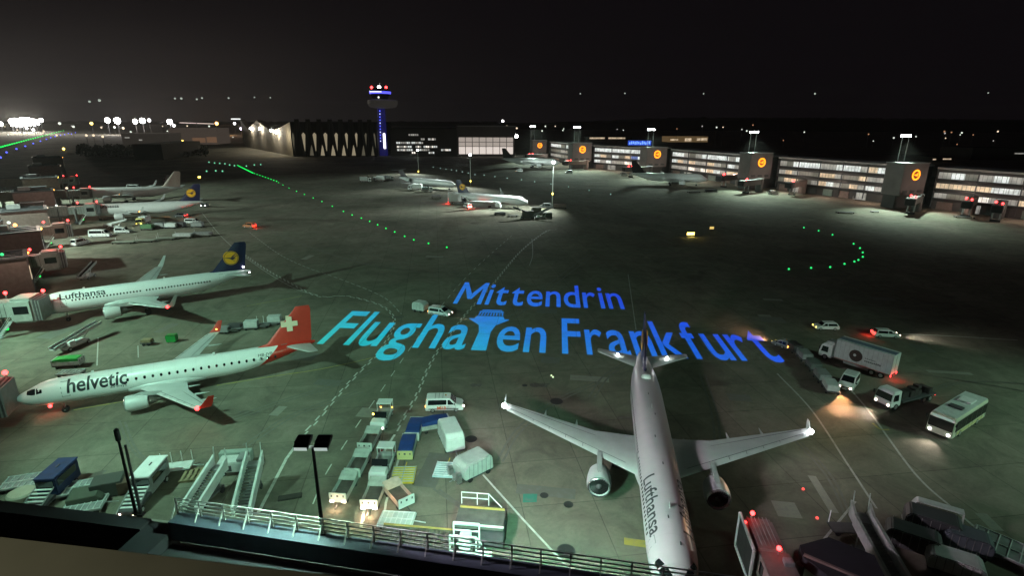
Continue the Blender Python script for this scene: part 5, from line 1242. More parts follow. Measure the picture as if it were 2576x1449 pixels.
def lorry(label, loc, rz, L=9.0, W=2.5, H=3.7, boxm=PALE, cabm=WHITE, fm=None, rm=None, beam=0, group='lorries on the apron', flat=False, br=0):
    root = thing('lorry', label, 'lorry', loc, rz, group); h = L / 2; ch = min(2.7, H)
    wf = lambda z: 1.0 if z < 1.4 else 1 - .08 * (z - 1.4)
    MB().prism([(h - 2.0, .55), (h - 2.0, ch), (h - .5, ch), (h - .25, ch - .3), (h - .02, 1.35), (h, .6), (h - .05, .5)], -W / 2 + .05, W / 2 - .05, wf=wf).build('cab', cabm, root, bevel=.07, smooth=35)
    crosswin(root, h - .04, 1.45, h - .24, ch - .35, W / 2, wf, k=.88)
    for s in (-1, 1):
        sidewin(root, [(h - .35, 1.4), (h - 1.4, 1.4), (h - 1.4, ch - .4), (h - .5, ch - .4)], W / 2 - .05, wf, s)
        MB().box(h - .15, s * (W / 2 + .16), 1.7, .1, .2, .5).build('mirror', BLACK, root)
    MB().box(-1.0, 0, .55, L - 2.0, 1.0, .3).build('chassis', DGREY, root)
    if not flat:
        MB().box(-1.15, 0, .95, L - 2.5, W, H - .95).build('cargo_box', boxm, root, bevel=.04)
        mb = MB(); nr = max(4, int((L - 2.6) / .62))
        for k in range(nr + 1):
            for s_ in (-1, 1): mb.box(-1.15 - (L - 2.6) / 2 + (L - 2.6) * k / nr, s_ * (W / 2 + .004), 1.0, .05, .02, H - 1.05)
        mb.build('box_rib', mat('rib_grey', (.36, .38, .38), .5), root)
        for s_ in (-1, 1): MB().box(-1.15, s_ * (W / 2 + .006), .98, L - 2.7, .02, .10).build('marking_strip', mat('strip_red_white', (.45, .12, .08), .4, var=.4, scale=4), root); MB().box(-.4, s_ * (W / 2 - .1), .5, L * .34, .06, .4).build('side_guard', GREY, root)
        MB().box(-1.15 - (L - 2.5) / 2 - .012, 0, 1.05, .02, .04, H - 1.15).build('door_seam', BLACK, root)
    else:
        MB().box(-1.15, 0, .85, L - 2.5, W, .25).build('flatbed', boxm, root, bevel=.03)
    wheels(root, (h - 1.1, -h + 1.3, -h + 2.6), W - .3, .48, .3); lights(root, h + .01, W / 2 - .4, .85, -h + .1, W / 2 - .25, .8, fm, rm, r=.14, beam=beam, br=br)
    MB().box(h, 0, .42, .16, W * .94, .28).build('bumper', DGREY, root, bevel=.05)
    return root
def bus(label, loc, rz, L=11.8, W=2.75, H=3.0, fm=None, beam=0, roofm=PALE):
    root = thing('apron_bus', label, 'bus', loc, rz, 'apron buses'); h = L / 2
    wf = lambda z: 1.0 if z < 2.6 else 1 - .10 * (z - 2.6) / .4
    mb = MB().prism([(-h, .35), (-h + .02, 2.7), (-h + .12, H), (h - .3, H), (h - .06, 2.6), (h, 1.2), (h - .03, .35)], -W / 2, W / 2, wf=wf); mb.build('body', mat('bus_paint', (.66, .65, .52), .4, var=.08), root, bevel=.08, smooth=35)
    MB().box(-.15, 0, H + .0, L - .7, W * .88, .04).build('roof_panel', roofm, root)
    for x, wd in ((-1.8, 1.9), (1.4, .9)): MB().box(x, 0, H + .04, wd, 1.5, .22).build('roof_unit', WHITE if x < 0 else DGREY, root, bevel=.05)
    crosswin(root, h - .01, 1.22, h - .05, 2.5, W / 2, wf, k=.94); crosswin(root, -h + .01, 1.5, -h + .02, 2.5, W / 2, wf, 'rear_window', .85)
    for s in (-1, 1):
        n = 6
        for k in range(n):
            x0 = -h + .3 + (L - .75) * k / n; x1 = x0 + (L - .75) / n - .09
            sidewin(root, [(x0, 1.15), (x1, 1.15), (x1, 2.55), (x0, 2.55)], W / 2, wf, s)
    for s in (-1, 1):
        MB().box(-.2, s * (W / 2 + .006), .55, L - 2.2, .02, .42).build('side_stripe', mat('stripe_straw', (.62, .56, .26), .45, var=.1), root)
        mb = MB()
        for xd in (h - 1.1, .3, -h + 1.4): mb.box(xd, s * (W / 2 + .012), .45, .05, .02, 2.1); mb.box(xd - 1.0, s * (W / 2 + .012), .45, .05, .02, 2.1)
        mb.build('door_seam', DGREY, root); MB().box(h + .1, s * (W / 2 + .2), 2.2, .16, .2, .4).build('mirror', BLACK, root)
    wheels(root, (h - 2.4, -h + 2.6), W - .25, .48, .3)
    lights(root, h + .0, W / 2 - .4, .75, -h, W / 2 - .2, .9, fm, None, r=.17, beam=beam, beamcol=(1, .85, .75))
    MB().box(h + .0, 0, 2.62, .05, W * .8, .24).build('destination_display', mat('display_pale', (.1, .1, .1), .4, emit=(.7, 1, .85), es=.35), root)
    return root
def yaw(a, b): d = b - a; return math.atan2(d.y, d.x)

v = van('white service van marked M13, beside the blue covered carts', (at(1070, 1041) + at(1163, 1036)) / 2 + Vector((.0, 1.0, 0)), R(4), rm=G_ORANGE)
wf13 = lambda z: 1
vs, fs = glyph_data('M13', .035); lo = min(a for a, b in vs); hi = max(a for a, b in vs)
mb = MB(); mb.v = [Vector((-.95 + (a - lo) / (hi - lo) * 1.15, -.99, .46 + b * .66)) for a, b in vs]; mb.f = fs; mb.mi = [0] * len(fs)
mb.build('van_lettering', mat('orange_lettering', (.75, .16, .06), .5, var=0, emit=(1, .2, .06), es=.05), v, recalc=False)  # faint glow put into the orange paint
MB().ball((2.55, -.62, .72), .13).build('lit_headlight', G_WARM, v, smooth=60)
car('white estate car with dark windows on the dark apron at right', at(2076, 828), R(178), fm=G_AMBER)
car('white car with bright red tail lights beyond the long white lorry', at(2226, 847), R(-8), fm=G_WARM, rm=G_RED, beam=3200, br=110)
f_, r_ = at(2078, 912), at(2243, 968)
lr = lorry('long white box lorry with a dark round emblem on its side, at right', (f_ + r_) / 2 + Vector((1.0, 2.2, 0)), yaw(r_, f_), L=(f_ - r_).length + 1.2, W=2.6, H=4.1, rm=G_RED, br=60, boxm=mat('lorry_box_paint', (.50, .53, .53), .5, var=.15))
LL = (f_ - r_).length + 1.2
mb = MB(); mb.lathe([(-.01, .95), (.015, .95)], (-.2, 1.31, 2.35), 'y', 28); e_ = mb.build('round_emblem', mat('emblem_brown', (.05, .025, .02), .5, var=.3), lr)
MB().lathe([(0, .22), (.02, .22)], (-.05, 1.325, 2.42), 'y', 12).build('emblem_mark', PALE, e_)
mb = MB(); random.seed(4)
for k in range(9): mb.box(-1.6 - k * .26, 1.312, 1.85 + (k % 2) * .03, .2, .02, .2 + .1 * random.random())
for k in range(6): mb.box(-1.6 - k * .26, 1.312, 2.35, .18, .02, .12)
mb.build('side_lettering', mat('lorry_lettering', (.12, .13, .13), .5, var=0), lr)
MB().box(-1.15, 0, 4.1, LL - 2.6, 1.2, .06).build('roof_stripe', mat('roof_stripe_blue', (.10, .14, .20), .6), lr)
MB().box(LL / 2 - 1.4, 0, 2.7, 1.2, 1.6, .5).build('cab_spoiler', PALE, lr, bevel=.1)
v2 = van('small white van with both headlights lit, driving towards the camera', at(2143, 985) + Vector((.3, 1.5, 0)), yaw(at(2160, 965), at(2135, 1000)), L=4.4, fm=G_WARM, beam=7000, beamcol=(1, .52, .24), beacon=False)
l2 = lorry('white cab lorry with lit headlights and a dark loaded flatbed, beside the bus', at(2275, 1018) + Vector((.5, .8, 0)), yaw(at(2340, 1008), at(2222, 1040)), L=9.5, H=2.7, boxm=DGREY, fm=G_WARM, beam=2400, flat=True, rm=G_RED)
mb = MB(); random.seed(6)
for k in range(7): mb.box(-3.4 + k * .85, random.uniform(-.5, .5), 1.1, .7, random.uniform(.8, 1.8), random.uniform(.4, 1.3))
mb.build('machinery', mat('dark_machinery', (.06, .05, .05), .6, .3, var=.3), l2)
bf, br_ = at(2362, 1112), at(2478, 1052)
bus('pale apron bus with lit headlights at the right edge of the apron', at(2415, 1088) + Vector((.6, 1.6, 0)), yaw(at(2470, 1062), at(2392, 1116)), L=10.2, fm=G_WHITE, beam=1900)

# dark dolly train at the right
tr = [(1966, 872, 'small towing tractor at the head of the dark dolly train'), (1996, 884, 'first dark dolly behind the towing tractor at right'), (2022, 905, 'second dark dolly of the train at right'), (2045, 930, 'third dark dolly of the train at right'), (2066, 958, 'fourth dark dolly of the train at right'), (2087, 984, 'last, pale dolly of the train at right')]
def dolly(label, loc, rz, L=3.2, W=1.7, m=DGREY, load=None, lh=.9, posts=0, rails=False, group='dollies on the apron', name='cargo_dolly', barm=None, roll=True):
    root = thing(name, label, 'dolly', loc, rz, group)
    MB().box(0, 0, .42, L, W, .16).build('deck', m, root, bevel=.03)
    wheels(root, (L / 2 - .5, -L / 2 + .5), W - .25, .24, .16, False)
    MB().beam((L / 2, 0, .45), (L / 2 + 1.1, 0, .30), .09, .07, 0).build('drawbar', barm or m, root)
    if load: MB().box(0, 0, .6, L * .9, W * .92, lh).build('load', load, root, bevel=.06)
    for k in range(posts):
        x = -L / 2 + .15 + (L - .3) * k / max(1, posts - 1); MB().tube((x, W / 2 - .08, .55), (x, W / 2 - .08, 1.9), .045).build('post', WHITE, root)
    if rails:
        mb = MB()
        for k in range(7): mb.tube((-L / 2 + .2 + (L - .4) * k / 6, -W / 2 + .1, .62), (-L / 2 + .2 + (L - .4) * k / 6, W / 2 - .1, .62), .05)
        for y in (-W / 2 + .08, 0, W / 2 - .08): mb.beam((-L / 2 + .08, y, .62), (L / 2 - .08, y, .62), .08, .10)
        mb.build('roller_rack', rails if rails is not True else ALU, root)
    return root
for k, (u, v_, lb) in enumerate(tr):
    rz = yaw(at(*tr[k + 1][:2]) if k < 5 else at(2100, 1005), at(u, v_))
    if k == 0:
        t_ = van(lb, at(u, v_), rz, L=3.2, W=1.6, H=1.5, m=GREY, fm=G_AMBER, rm=G_ORANGE, beam=3000, beamcol=(1, .5, .25), br=150, group='towing tractors', cat='tractor', name='towing_tractor')
    else: dolly(lb, at(u, v_), rz, 3.0, 1.8, DGREY, [FACADE, GREY, mat('green_grey_crate', (.10, .12, .11), .7), GREY, PALE][k - 1], .9, group='dark dolly train at right')

# baggage carts and towing tractors on the near road
CARTW = mat('cart_white', (.50, .51, .49), .55, var=.18, scale=3)
CARTP = mat('cart_panel', (.36, .38, .36), .6, var=.22, scale=2)
def baggage_cart(label, loc, rz, m=CARTP, lit=None, cover=None, L=3.7, W=1.75, endm=None, glow=0, group='baggage carts on the near road'):
    root = thing('baggage_cart', label, 'baggage cart', loc, rz, group); e = endm or CARTW
    MB().box(0, 0, .42, L, W, .14).build('floor', BRONZE, root)
    for s in (-1, 1): MB().box(0, s * (W / 2 - .04), .5, L - .1, .07, .62).build('side_panel', m, root, bevel=.02)
    mb = MB(); mb.box(L / 2, 0, .38, .1, W, 1.12); mb.build('end_panel', e, root, bevel=.03)
    for y in (-.6, 0, .6): MB().box(L / 2 + .055, y, 1.02, .02, .22 if y == 0 else .14, .24).build('reflector', DGREY, root)
    # sloping rear sheet and shelf
    MB().slab([(-L / 2, -W / 2, 1.42), (-L / 2, W / 2, 1.42), (-L / 2 + 1.15, W / 2, 1.1), (-L / 2 + 1.15, -W / 2, 1.1)], (0, 0, 1), .06).build('rear_sheet', m, root)
    MB().box(-L / 2, 0, .42, .08, W, 1.02).build('end_panel', m, root)
    if cover: MB().prism([(-L / 2 + .05, 1.05), (-L / 2 + .1, 1.5), (0, 1.62), (L / 2 - .25, 1.52), (L / 2 - .1, 1.05)], -W / 2 + .05, W / 2 - .05).build('tarpaulin', cover, root, bevel=.08)
    wheels(root, (L / 2 - .6, -L / 2 + .6), W - .25, .24, .16, False)
    MB().beam((L / 2, 0, .36), (L / 2 + .9, 0, .28), .08, .06).build('drawbar', DGREY, root)
    if lit:
        for s in (-1, 1): MB().box(L / 2 + .08, s * .6, .42, .06, .4, .2).build('light_unit', lit, root, bevel=.02)
        if glow: lamp('front_glow', 'SPOT', (L / 2 + 1.3, 0, 1.0), glow, (1, .68, .42), .2, (L / 2 - .2, 0, .4), 140, 1.0, parent=root); lamp('front_glow', 'SPOT', (L / 2 + .2, 0, .7), glow * 1.6, (1, .66, .42), .15, (L / 2 + 3, 0, 0), 120, 1.0, parent=root)  # first spot, added ahead of the cart, shines back to brighten its end
    return root
RD = yaw(at(985, 1030), at(855, 1268))
def tow_truck(label, loc, rz, amber=False, glow=0):
    root = thing('baggage_tractor', label, 'tractor', loc, rz, 'towing tractors'); L, W = 4.9, 1.9
    MB().box(0, 0, .35, L, W, .35).build('chassis', mat('tractor_deck', (.30, .32, .31), .6, var=.2), root, bevel=.05)
    MB().box(L / 2 - .65, 0, .7, 1.25, W, .62, taper=.94).build('bonnet', WHITE, root, bevel=.08)
    MB().box(L / 2 + .01, 0, .4, .06, W * .92, .5).build('front_panel', WHITE, root, bevel=.02)
    MB().box(L / 2 - 1.45, 0, 1.3, .08, W * .94, .12).build('dash_rail', ALU, root)
    crossw = MB().slab([(L / 2 - 1.3, -W * .46, 1.35), (L / 2 - 1.3, W * .46, 1.35), (L / 2 - 1.55, W * .46, 2.0), (L / 2 - 1.55, -W * .46, 2.0)], (1, 0, .2), .03).build('windscreen', GLASS, root)
    MB().box(-L / 2 + .7, 0, 1.95, 1.4, W, .1).build('canopy_roof', WHITE, root, bevel=.04)
    for x in (-L / 2 + .1, -L / 2 + 1.3):
        for s in (-1, 1): MB().tube((x, s * (W / 2 - .08), .7), (x, s * (W / 2 - .08), 1.95), .04).build('canopy_post', ALU, root)
    for s in (-1, 1): MB().box(-.5, s * (W / 2 - .05), .7, 2.3, .06, .35).build('side_board', PALE, root)
    MB().box(-.4, 0, .7, 2.2, W * .85, .05).build('load_bed', mat('bed_green_grey', (.17, .19, .17), .7, var=.2), root)
    MB().box(L / 2 - 1.9, .35, .7, .5, .5, .6).build('seat', BLACK, root, bevel=.05)
    wheels(root, (L / 2 - .8, -L / 2 + .9), W - .2, .32, .24)
    lights(root, L / 2 + .05, W / 2 - .28, .62, -L / 2, W / 2 - .2, .7, G_WARM if glow else None, G_ORANGE if amber else None, r=.10)
    if amber: MB().ball((L / 2 - 1.4, -W * .42, 1.75), .13).build('amber_lamp', G_AMBER, root, smooth=60); MB().ball((-L / 2 + .1, -W / 2 + .1, 1.75), .12).build('marker_lamp', G_ORANGE, root, smooth=60)
    if glow: lamp('front_glow', 'SPOT', (L / 2 + 1.4, 0, 1.2), glow, (1, .72, .4), .2, (L / 2 - .2, 0, .5), 130, 1.0, parent=root)  # spot added ahead of the tractor, shining back onto its front
    return root
CH = .4
tow_truck('towing tractor with amber lamps heading the left baggage train', at(962, 1062), RD + R(3), True, 110)
baggage_cart('first white baggage cart right behind the amber lit tractor', at(931, 1120), RD)
baggage_cart('second white baggage cart, middle of the left train', at(902, 1182), RD)
baggage_cart('last white baggage cart of the left train with glowing lower front', at(868, 1242), RD, lit=G_WARM, glow=160)
tow_truck('towing tractor with pale canopy between the two baggage trains', at(964, 1182), RD + R(2), False, 0)
baggage_cart('brightly lit white baggage cart, front of the right train', at(942, 1258), RD + R(2), lit=G_WHITE, glow=420)
baggage_cart('blue covered baggage cart turned aside, just below the white van', at(1094, 1080), R(200), cover=BLUE, group='blue covered baggage carts', endm=mat('pinkish_end', (.45, .36, .36), .6))
baggage_cart('upper blue covered baggage cart of the pair', at(1044, 1095), RD + R(3), cover=BLUE, group='blue covered baggage carts')
baggage_cart('lower blue covered baggage cart with a yellowish end', at(1026, 1140), RD + R(5), cover=BLUE, group='blue covered baggage carts', endm=mat('straw_end', (.42, .40, .18), .6))
baggage_cart('open baggage cart standing askew with orange glow on its rim', at(1003, 1258), yaw(at(985, 1235), at(1020, 1275)), m=mat('orange_lit_panel', (.52, .40, .34), .5, var=.2), endm=PALE, L=3.6, group='baggage carts on the near road')  # orange light on the cart is put into its panel colour
lamp('cart_lamp', 'POINT', at(978, 1243, 1.6), 60, (1, .5, .25), .2)
d_ = dolly('yellow cargo dolly with grey rollers beside the right baggage train', at(1015, 1205), R(92), 2.9, 2.6, YELLOW, barm=YELLOW, rails=mat('grey_roller', (.30, .36, .33), .5), name='cargo_dolly')
d_ = dolly('pale blue cargo dolly with a yellow drawbar', at(1122, 1192), R(86), 2.7, 2.5, mat('ice_blue_paint', (.42, .58, .62), .45, var=.2), barm=YELLOW, rails=mat('pale_roller', (.62, .68, .70), .4), name='cargo_dolly')
d_ = dolly('white framed rack dolly at the roof railing', at(999, 1318), R(-4), 3.4, 2.0, ALU, rails=WHITE, name='rack_dolly')
# covered trailers
def covered_trailer(label, loc, rz, L, W, H, m):
    root = thing('covered_trailer', label, 'trailer', loc, rz, 'covered trailers')
    MB().prism([(-L / 2, .5), (-L / 2, H * .82), (-L / 2 + .35, H), (L / 2 - .5, H), (L / 2, H * .80), (L / 2, .5)], -W / 2, W / 2, wf=lambda z: 1 if z < H * .75 else .90).build('cover', m, root, bevel=.1, smooth=30)
    mb = MB()
    for s in (-1, 1):
        for k in range(6): mb.box(-L / 2 + .5 + k * (L - 1) / 5, s * (W / 2 + .012), .6, .05, .03, H * .7)
    mb.build('cover_strap', GREY, root)
    MB().box(0, 0, .32, L * .96, W * .9, .2).build('frame', DGREY, root); wheels(root, (L / 2 - .7, -L / 2 + .7), W - .3, .32, .2, False)
    MB().beam((L / 2, 0, .4), (L / 2 + 1.2, 0, .3), .1, .08).build('drawbar', GREY, root)
    return root
covered_trailer('tall white covered trailer beside the white van', at(1135, 1118), yaw(at(1122, 1080), at(1148, 1136)), 4.6, 2.3, 2.6, mat('white_cover', (.60, .66, .64), .6, var=.1))
ct2 = covered_trailer('grey white covered trailer with machinery on its lower end', at(1190, 1190), yaw(at(1214, 1176), at(1165, 1200)), 3.8, 2.6, 2.2, mat('grey_cover', (.40, .45, .43), .65, var=.15))
mb = MB(); random.seed(2)
for k in range(6): mb.box(2.3 + .2 * (k % 2), -1 + .4 * k, .45, .5, .32, random.uniform(.3, .9))
mb.build('machinery', STEEL, ct2)
# ------------------------------------------------------------------ boarding stairs, belt loaders and ground gear
def stairs(label, foot, head, z0=.5, z1=3.6, W=1.5, m=PALE, group='boarding stairs', canopy=False, truck=False):
    """ramp of steps between two pale side walls; foot and head are ground points"""
    d = head - foot; L = d.xy.length; root = thing('boarding_stairs', label, 'boarding stairs', (foot.x, foot.y, 0), math.atan2(d.y, d.x), group)
    mb = MB(); n = 16
    for k in range(n): mb.box(L * (k + .5) / n * .86, 0, z0 + (z1 - z0) * (k + .5) / n - .06, L / n * .62, W * .92, .07)
    mb.build('steps', mat('stair_treads', (.14, .145, .14), .7, var=.2), root)
    for s in (-1, 1):
        y = s * W / 2
        MB().slab([(0, y, z0 - .35), (L * .86, y, z1 - .35), (L * .86, y, z1 + .75), (0, y, z0 + .75)], (0, s, 0), .26).build('side_wall', m, root)
        MB().slab([(L * .86, y, z1 - .3), (L, y, z1 - .3), (L * 1.02, y, z1 + 1.2), (L * .86, y, z1 + .75)], (0, s, 0), .2).build('platform_wall', m, root)
        MB().tube((L * 1.0, y, z1 + .6), (L * 1.03, y, z1 + 2.1), .05).build('post', ALU, root)
    MB().box(L * .94, 0, z1 - .1, L * .16, W, .1).build('platform', GREY, root)
    MB().box(L * .52, 0, .45, L * .72, W * .85, .28).build('frame', DGREY, root)
    for x in (L * .45, L * .8):
        for s in (-1, 1): MB().tube((x, s * W * .35, .5), (x, s * W * .35, z0 + (z1 - z0) * x / (L * .9) - .2), .06).build('strut', GREY, root)
    wheels(root, (L * .25, L * .8), W * .9, .3, .2, False)
    return root
stairs('left one of the three boarding stairs at the roof railing', at(476, 1290, .5), at(553, 1158, 3.2), z1=2.5, W=1.35)
stairs('right boarding stairs of the three, with a pale top box', at(608, 1292, .5), at(640, 1146, 3.4), z1=2.7, W=1.35)
eq = thing('air_start_unit', 'grey and white machine on wheels between the boarding stairs', 'ground unit', at(592, 1186), R(8))
MB().box(0, 0, .4, 3.0, 1.7, 1.2).build('housing', PALE, eq, bevel=.1); MB().box(1.0, 0, 1.6, .9, 1.5, .35).build('top_box', GREY, eq, bevel=.05); MB().box(-.6, -.87, .6, 1.2, .05, .7).build('grille', DGREY, eq)
MB().box(-.2, 1.4, .4, 3.4, .8, 1.3).build('rear_panel', mat('green_grey_panel', (.30, .36, .33), .6), eq, bevel=.05); wheels(eq, (.9, -.9), 1.5, .28, .2)
dolly('low flat dolly with four tall white posts', at(443, 1184), R(14), 3.4, 1.6, PALE, posts=4)
pl_ = thing('pallet_stack', 'flat stack of weathered timber pallets left of the boarding stairs', 'pallets', at(497, 1198), R(12))
for k in range(6): MB().box(-1.3 + .52 * k, 0, .25, .34, 2.2, .06).build('board', WOOD, pl_)
for k in range(3): MB().box(0, -.95 + .95 * k, .05, 3.1, .14, .2).build('bearer', WOOD, pl_)
def stair_truck(label, loc, rz, roofm, treadm, bodym, fm=None, beam=0):
    """small lorry with a white treaded stair ramp folded over its bonnet"""
    root = thing('stair_truck', label, 'stair lorry', loc, rz, 'stair lorries'); W = 1.9
    MB().box(-1.6, 0, .5, 3.6, W, 2.0).build('cabin', bodym, root, bevel=.08); MB().box(-1.6, 0, 2.5, 3.8, W * 1.04, .14).build('roof_panel', roofm, root, bevel=.05)
    MB().box(-1.9, 0, 2.64, .5, .12, .08).build('roof_aerial', DGREY, root)
    MB().box(.24, 0, 1.45, .06, W * .86, .85).build('windscreen', GLASS, root)
    for s in (-1, 1): MB().box(-1.5, s * W / 2, 1.5, 2.7, .05, .75).build('window', GLASS, root)
    MB().box(1.7, 0, .45, 3.0, W * .9, .4).build('bonnet', DGREY, root, bevel=.05)
    for k in range(7): MB().box(.5 + k * .42, 0, 1.55 - k * .14, .22, W * .86, .07).build('tread', treadm, root)
    for s in (-1, 1): MB().beam((.3, s * W * .46, 1.7), (3.3, s * W * .46, .7), .07, .12).build('handrail', GREY, root)
    wheels(root, (2.3, -2.4), W - .1, .36, .24); lights(root, 3.25, .62, .55, fm=fm, beam=beam)
    return root
SR = yaw(at(385, 1215), at(335, 1275))
stair_truck('white roofed stair lorry with lit headlights below the twin dark rods', at(366, 1252), SR, WHITE, WHITE, GREY, G_WARM, 500)
stair_truck('stair lorry under a blue cover at the lower left corner', at(128, 1258), SR, mat('shaded_blue_cover', (.012, .03, .10), .7, var=.3), PALE, mat('shaded_blue_body', (.015, .035, .10), .6, var=.2))  # blues darkened to carry the shade of this corner
tk = thing('round_tank', 'pale drum shaped tank at the lower left corner beside the blue cover', 'tank', at(62, 1268), 0)
MB().lathe([(.2, 1.05), (.35, 1.2), (1.3, 1.2), (1.45, 1.05)], (0, 0, 0), 'z', 24).build('drum', mat('tank_beige', (.36, .36, .28), .6), tk, smooth=40); MB().box(0, 0, 0, 1.8, 1.8, .25).build('skid', DGREY, tk)
for k, (u, v, l, wv, h, rz, mm, lb) in enumerate([(285, 1238, 3.2, 2.0, 1.7, 22, mat('dark_olive', (.05, .055, .05), .7), 'dark container with a sloping front left of the stair lorry'), (225, 1262, 3.0, 2.2, 1.2, 22, mat('olive_canvas', (.07, .08, .06), .8), 'low olive covered crate near the lower left roof edge'), (333, 1232, 2.0, 1.8, 1.5, 20, mat('rust_brown', (.08, .05, .035), .8), 'brown crate beside the white roofed stair lorry')]):
    rt = thing('cargo_container', lb, 'container', at(u, v), R(rz), 'containers at the lower left'); MB().prism([(-l / 2, .15), (-l / 2, h), (l / 2 - .5, h), (l / 2, h * .55), (l / 2, .15)], -wv / 2, wv / 2).build('shell', mm, rt, bevel=.05)
    MB().box(0, 0, .0, l * .9, wv * .8, .16).build('skid', DGREY, rt); MB().box(-l / 2 - .01, 0, .3, .04, wv * .8, h * .7).build('door', DGREY, rt)
rk = [(60, 1222, 'far left low roller rack at the lower left'), (185, 1240, 'roller rack right of the blue covered stair lorry'), (215, 1282, 'roller rack at the roof edge, lower left')]
for u, v, lb in rk: dolly(lb, at(u, v), R(18), 3.6, 2.4, GREY, rails=ALU, group='roller racks at the lower left', name='rack_dolly')
def belt_loader(label, loc, rz, L=8.0, up=10, m=PALE, group='belt loaders', cabm=WHITE, bodym=None):
    root = thing('belt_loader', label, 'belt loader', loc, rz, group); W = 1.1; t = R(up); z0 = 1.05
    p0 = Vector((-L * .45, 0, z0)); p1 = Vector((L * .55, 0, z0 + L * math.sin(t)))
    MB().beam(p0, p1, W, .30).build('conveyor_frame', m, root, bevel=.04); MB().beam(p0 + Vector((0, 0, .17)), p1 + Vector((0, 0, .17)), W * .7, .04).build('belt', BLACK, root)
    for s in (-1, 1): MB().beam(p0 + Vector((0, s * W * .5, .3)), p1 + Vector((0, s * W * .5, .3)), .08, .28).build('side_guard', m, root)
    MB().box(-.3, 0, .4, L * .5, 1.7, .5).build('body', bodym or m, root, bevel=.06); MB().box(-L * .16, -.9, .9, 1.1, .7, .8).build('driver_seat_box', cabm, root, bevel=.05)
    MB().tube((L * .15, 0, .8), (L * .3, 0, z0 + L * .75 * math.sin(t) - .2), .09).build('lift_ram', STEEL, root)
    wheels(root, (L * .18, -L * .2), 1.6, .34, .24)
    return root
belt_loader('long pale belt loader between the two left jets', at(192, 872), yaw(at(135, 888), at(245, 842)), 9.0, 9)
belt_loader('pale belt loader behind the nose of the blue tailed jet', at(222, 700), yaw(at(200, 704), at(242, 684)), 7.0, 16)
bc = baggage_cart('green covered baggage cart by the nose of the red-tailed jet', at(175, 922), R(12), cover=mat('green_tarpaulin', (.02, .28, .05), .6, var=.25), group='green covered carts')
dolly('roller dolly in front of the green covered cart', at(180, 945), R(8), 3.4, 1.6, GREY, rails=ALU, group='dollies on the apron', name='rack_dolly')
gb = thing('waste_bin', 'small green bin on the apron between the two left jets', 'bin', at(434, 860), R(10)); MB().box(0, 0, .12, 1.5, 1.1, 1.15, taper=1.08).build('bin_body', GREEN, gb, bevel=.05); MB().box(0, 0, 1.28, 1.6, 1.2, .1).build('lid', mat('green_lid', (.02, .2, .05), .5), gb, bevel=.03); wheels(gb, (.5, -.5), .9, .12, .08, False)
dolly('small dark cart with loose gear left of the green bin', at(372, 868), R(5), 1.8, 1.2, DGREY, WOOD, .5)
for k, (u, v, lb, lo_) in enumerate([(560, 838, 'grey loaded cart behind the red-tailed jet, left of its row', GREY), (592, 830, 'dark cart with gear, second in the row behind the red-tailed jet', DGREY), (634, 828, 'tall pale cart in the row behind the red-tailed jet', PALE), (662, 822, 'open cart with poles in the row behind the red-tailed jet', None), (692, 815, 'pale box cart, right end of the row behind the red-tailed jet', PALE)]):
    dolly(lb, at(u, v), R(10), 2.6, 1.6, GREY, lo_, .6 + .5 * (k > 1), posts=3 if lo_ is None else 0, group='carts behind the red-tailed jet')
# far left apron vehicles
for u, v, rz, L, H, lb, mm in [(203, 616, 85, 5.0, 2.2, 'white van facing away near the empty left gate', WHITE), (254, 596, 6, 6.4, 2.4, 'long white van broadside near the empty left gate', WHITE), (311, 586, 8, 4.8, 2.0, 'small pale van right of the long white van', PALE), (486, 562, 4, 5.4, 1.9, 'white pickup van under the far left jet tail', WHITE)]:
    van(lb, at(u, v), R(rz), L, 1.95, H, mm, group='vans by the left gates')
van('vehicle with orange warning lights alone on the taxi lane', at(628, 572), R(160), 4.6, 1.9, 1.9, mat('orange_paint', (.5, .16, .05), .5), fm=G_ORANGE, rm=G_RED, br=200, group='vans by the left gates')
van('dark vehicle with red lights behind the far left jet', at(455, 546), R(175), 4.6, 1.9, 1.9, DGREY, fm=G_RED, rm=G_RED, beam=1500, br=200, beamcol=(1, .45, .15), group='vans by the left gates')
van('dark van with a white lamp at the far left jet tail cone', at(516, 520), R(100), 4.4, 1.9, 1.9, GREY, fm=G_WHITE, rm=G_WHITE, beam=900, group='vans by the left gates')
lorry('service lorry with a yellow lit cab below the far left jet', at(362, 565), R(275), 6, 2.4, 3.0, PALE, mat('yellow_cab', (.5, .45, .15), .5), fm=G_AMBER, beam=400, group='lorries by the left gates')
for k, (u0, v0) in enumerate([(312, 612), (365, 608), (418, 602), (462, 598), (510, 594)]):
    dolly('long low pallet dolly, %s of the row on the left apron' % ['left end', 'second', 'middle', 'fourth', 'right end'][k], at(u0, v0), R(5), 6.2, 2.6, mat('dolly_olive', (.20, .22, .18), .7, var=.2), [None, None, None, PALE, GREY][k], .8, posts=2, group='pallet dollies on the left apron')
for k, (u0, v0) in enumerate([(372, 578), (402, 574), (432, 574), (452, 572), (498, 572)]):
    dolly('dark loaded dolly, %s of the row under the far left jet' % ['first', 'second', 'third', 'fourth', 'last'][k], at(u0, v0), R(4), 4.2, 2.2, DGREY, [mat('dull_green', (.07, .16, .07), .7), GREY, PALE, DGREY, GREY][k], 1.3, group='dollies under the far left jet')
belt_loader('pale belt loader under the nose of the far left jet', at(290, 574), R(20), 7, 14)
lorry('white catering lorry behind the far cream-tailed jet', at(428, 458), R(180), 7, 2.5, 4.2, PALE, group='lorries by the left gates')
van('long pale van beyond the cream-tailed jet', at(340, 476), R(3), 7.5, 2.3, 2.6, PALE, group='vans by the left gates')
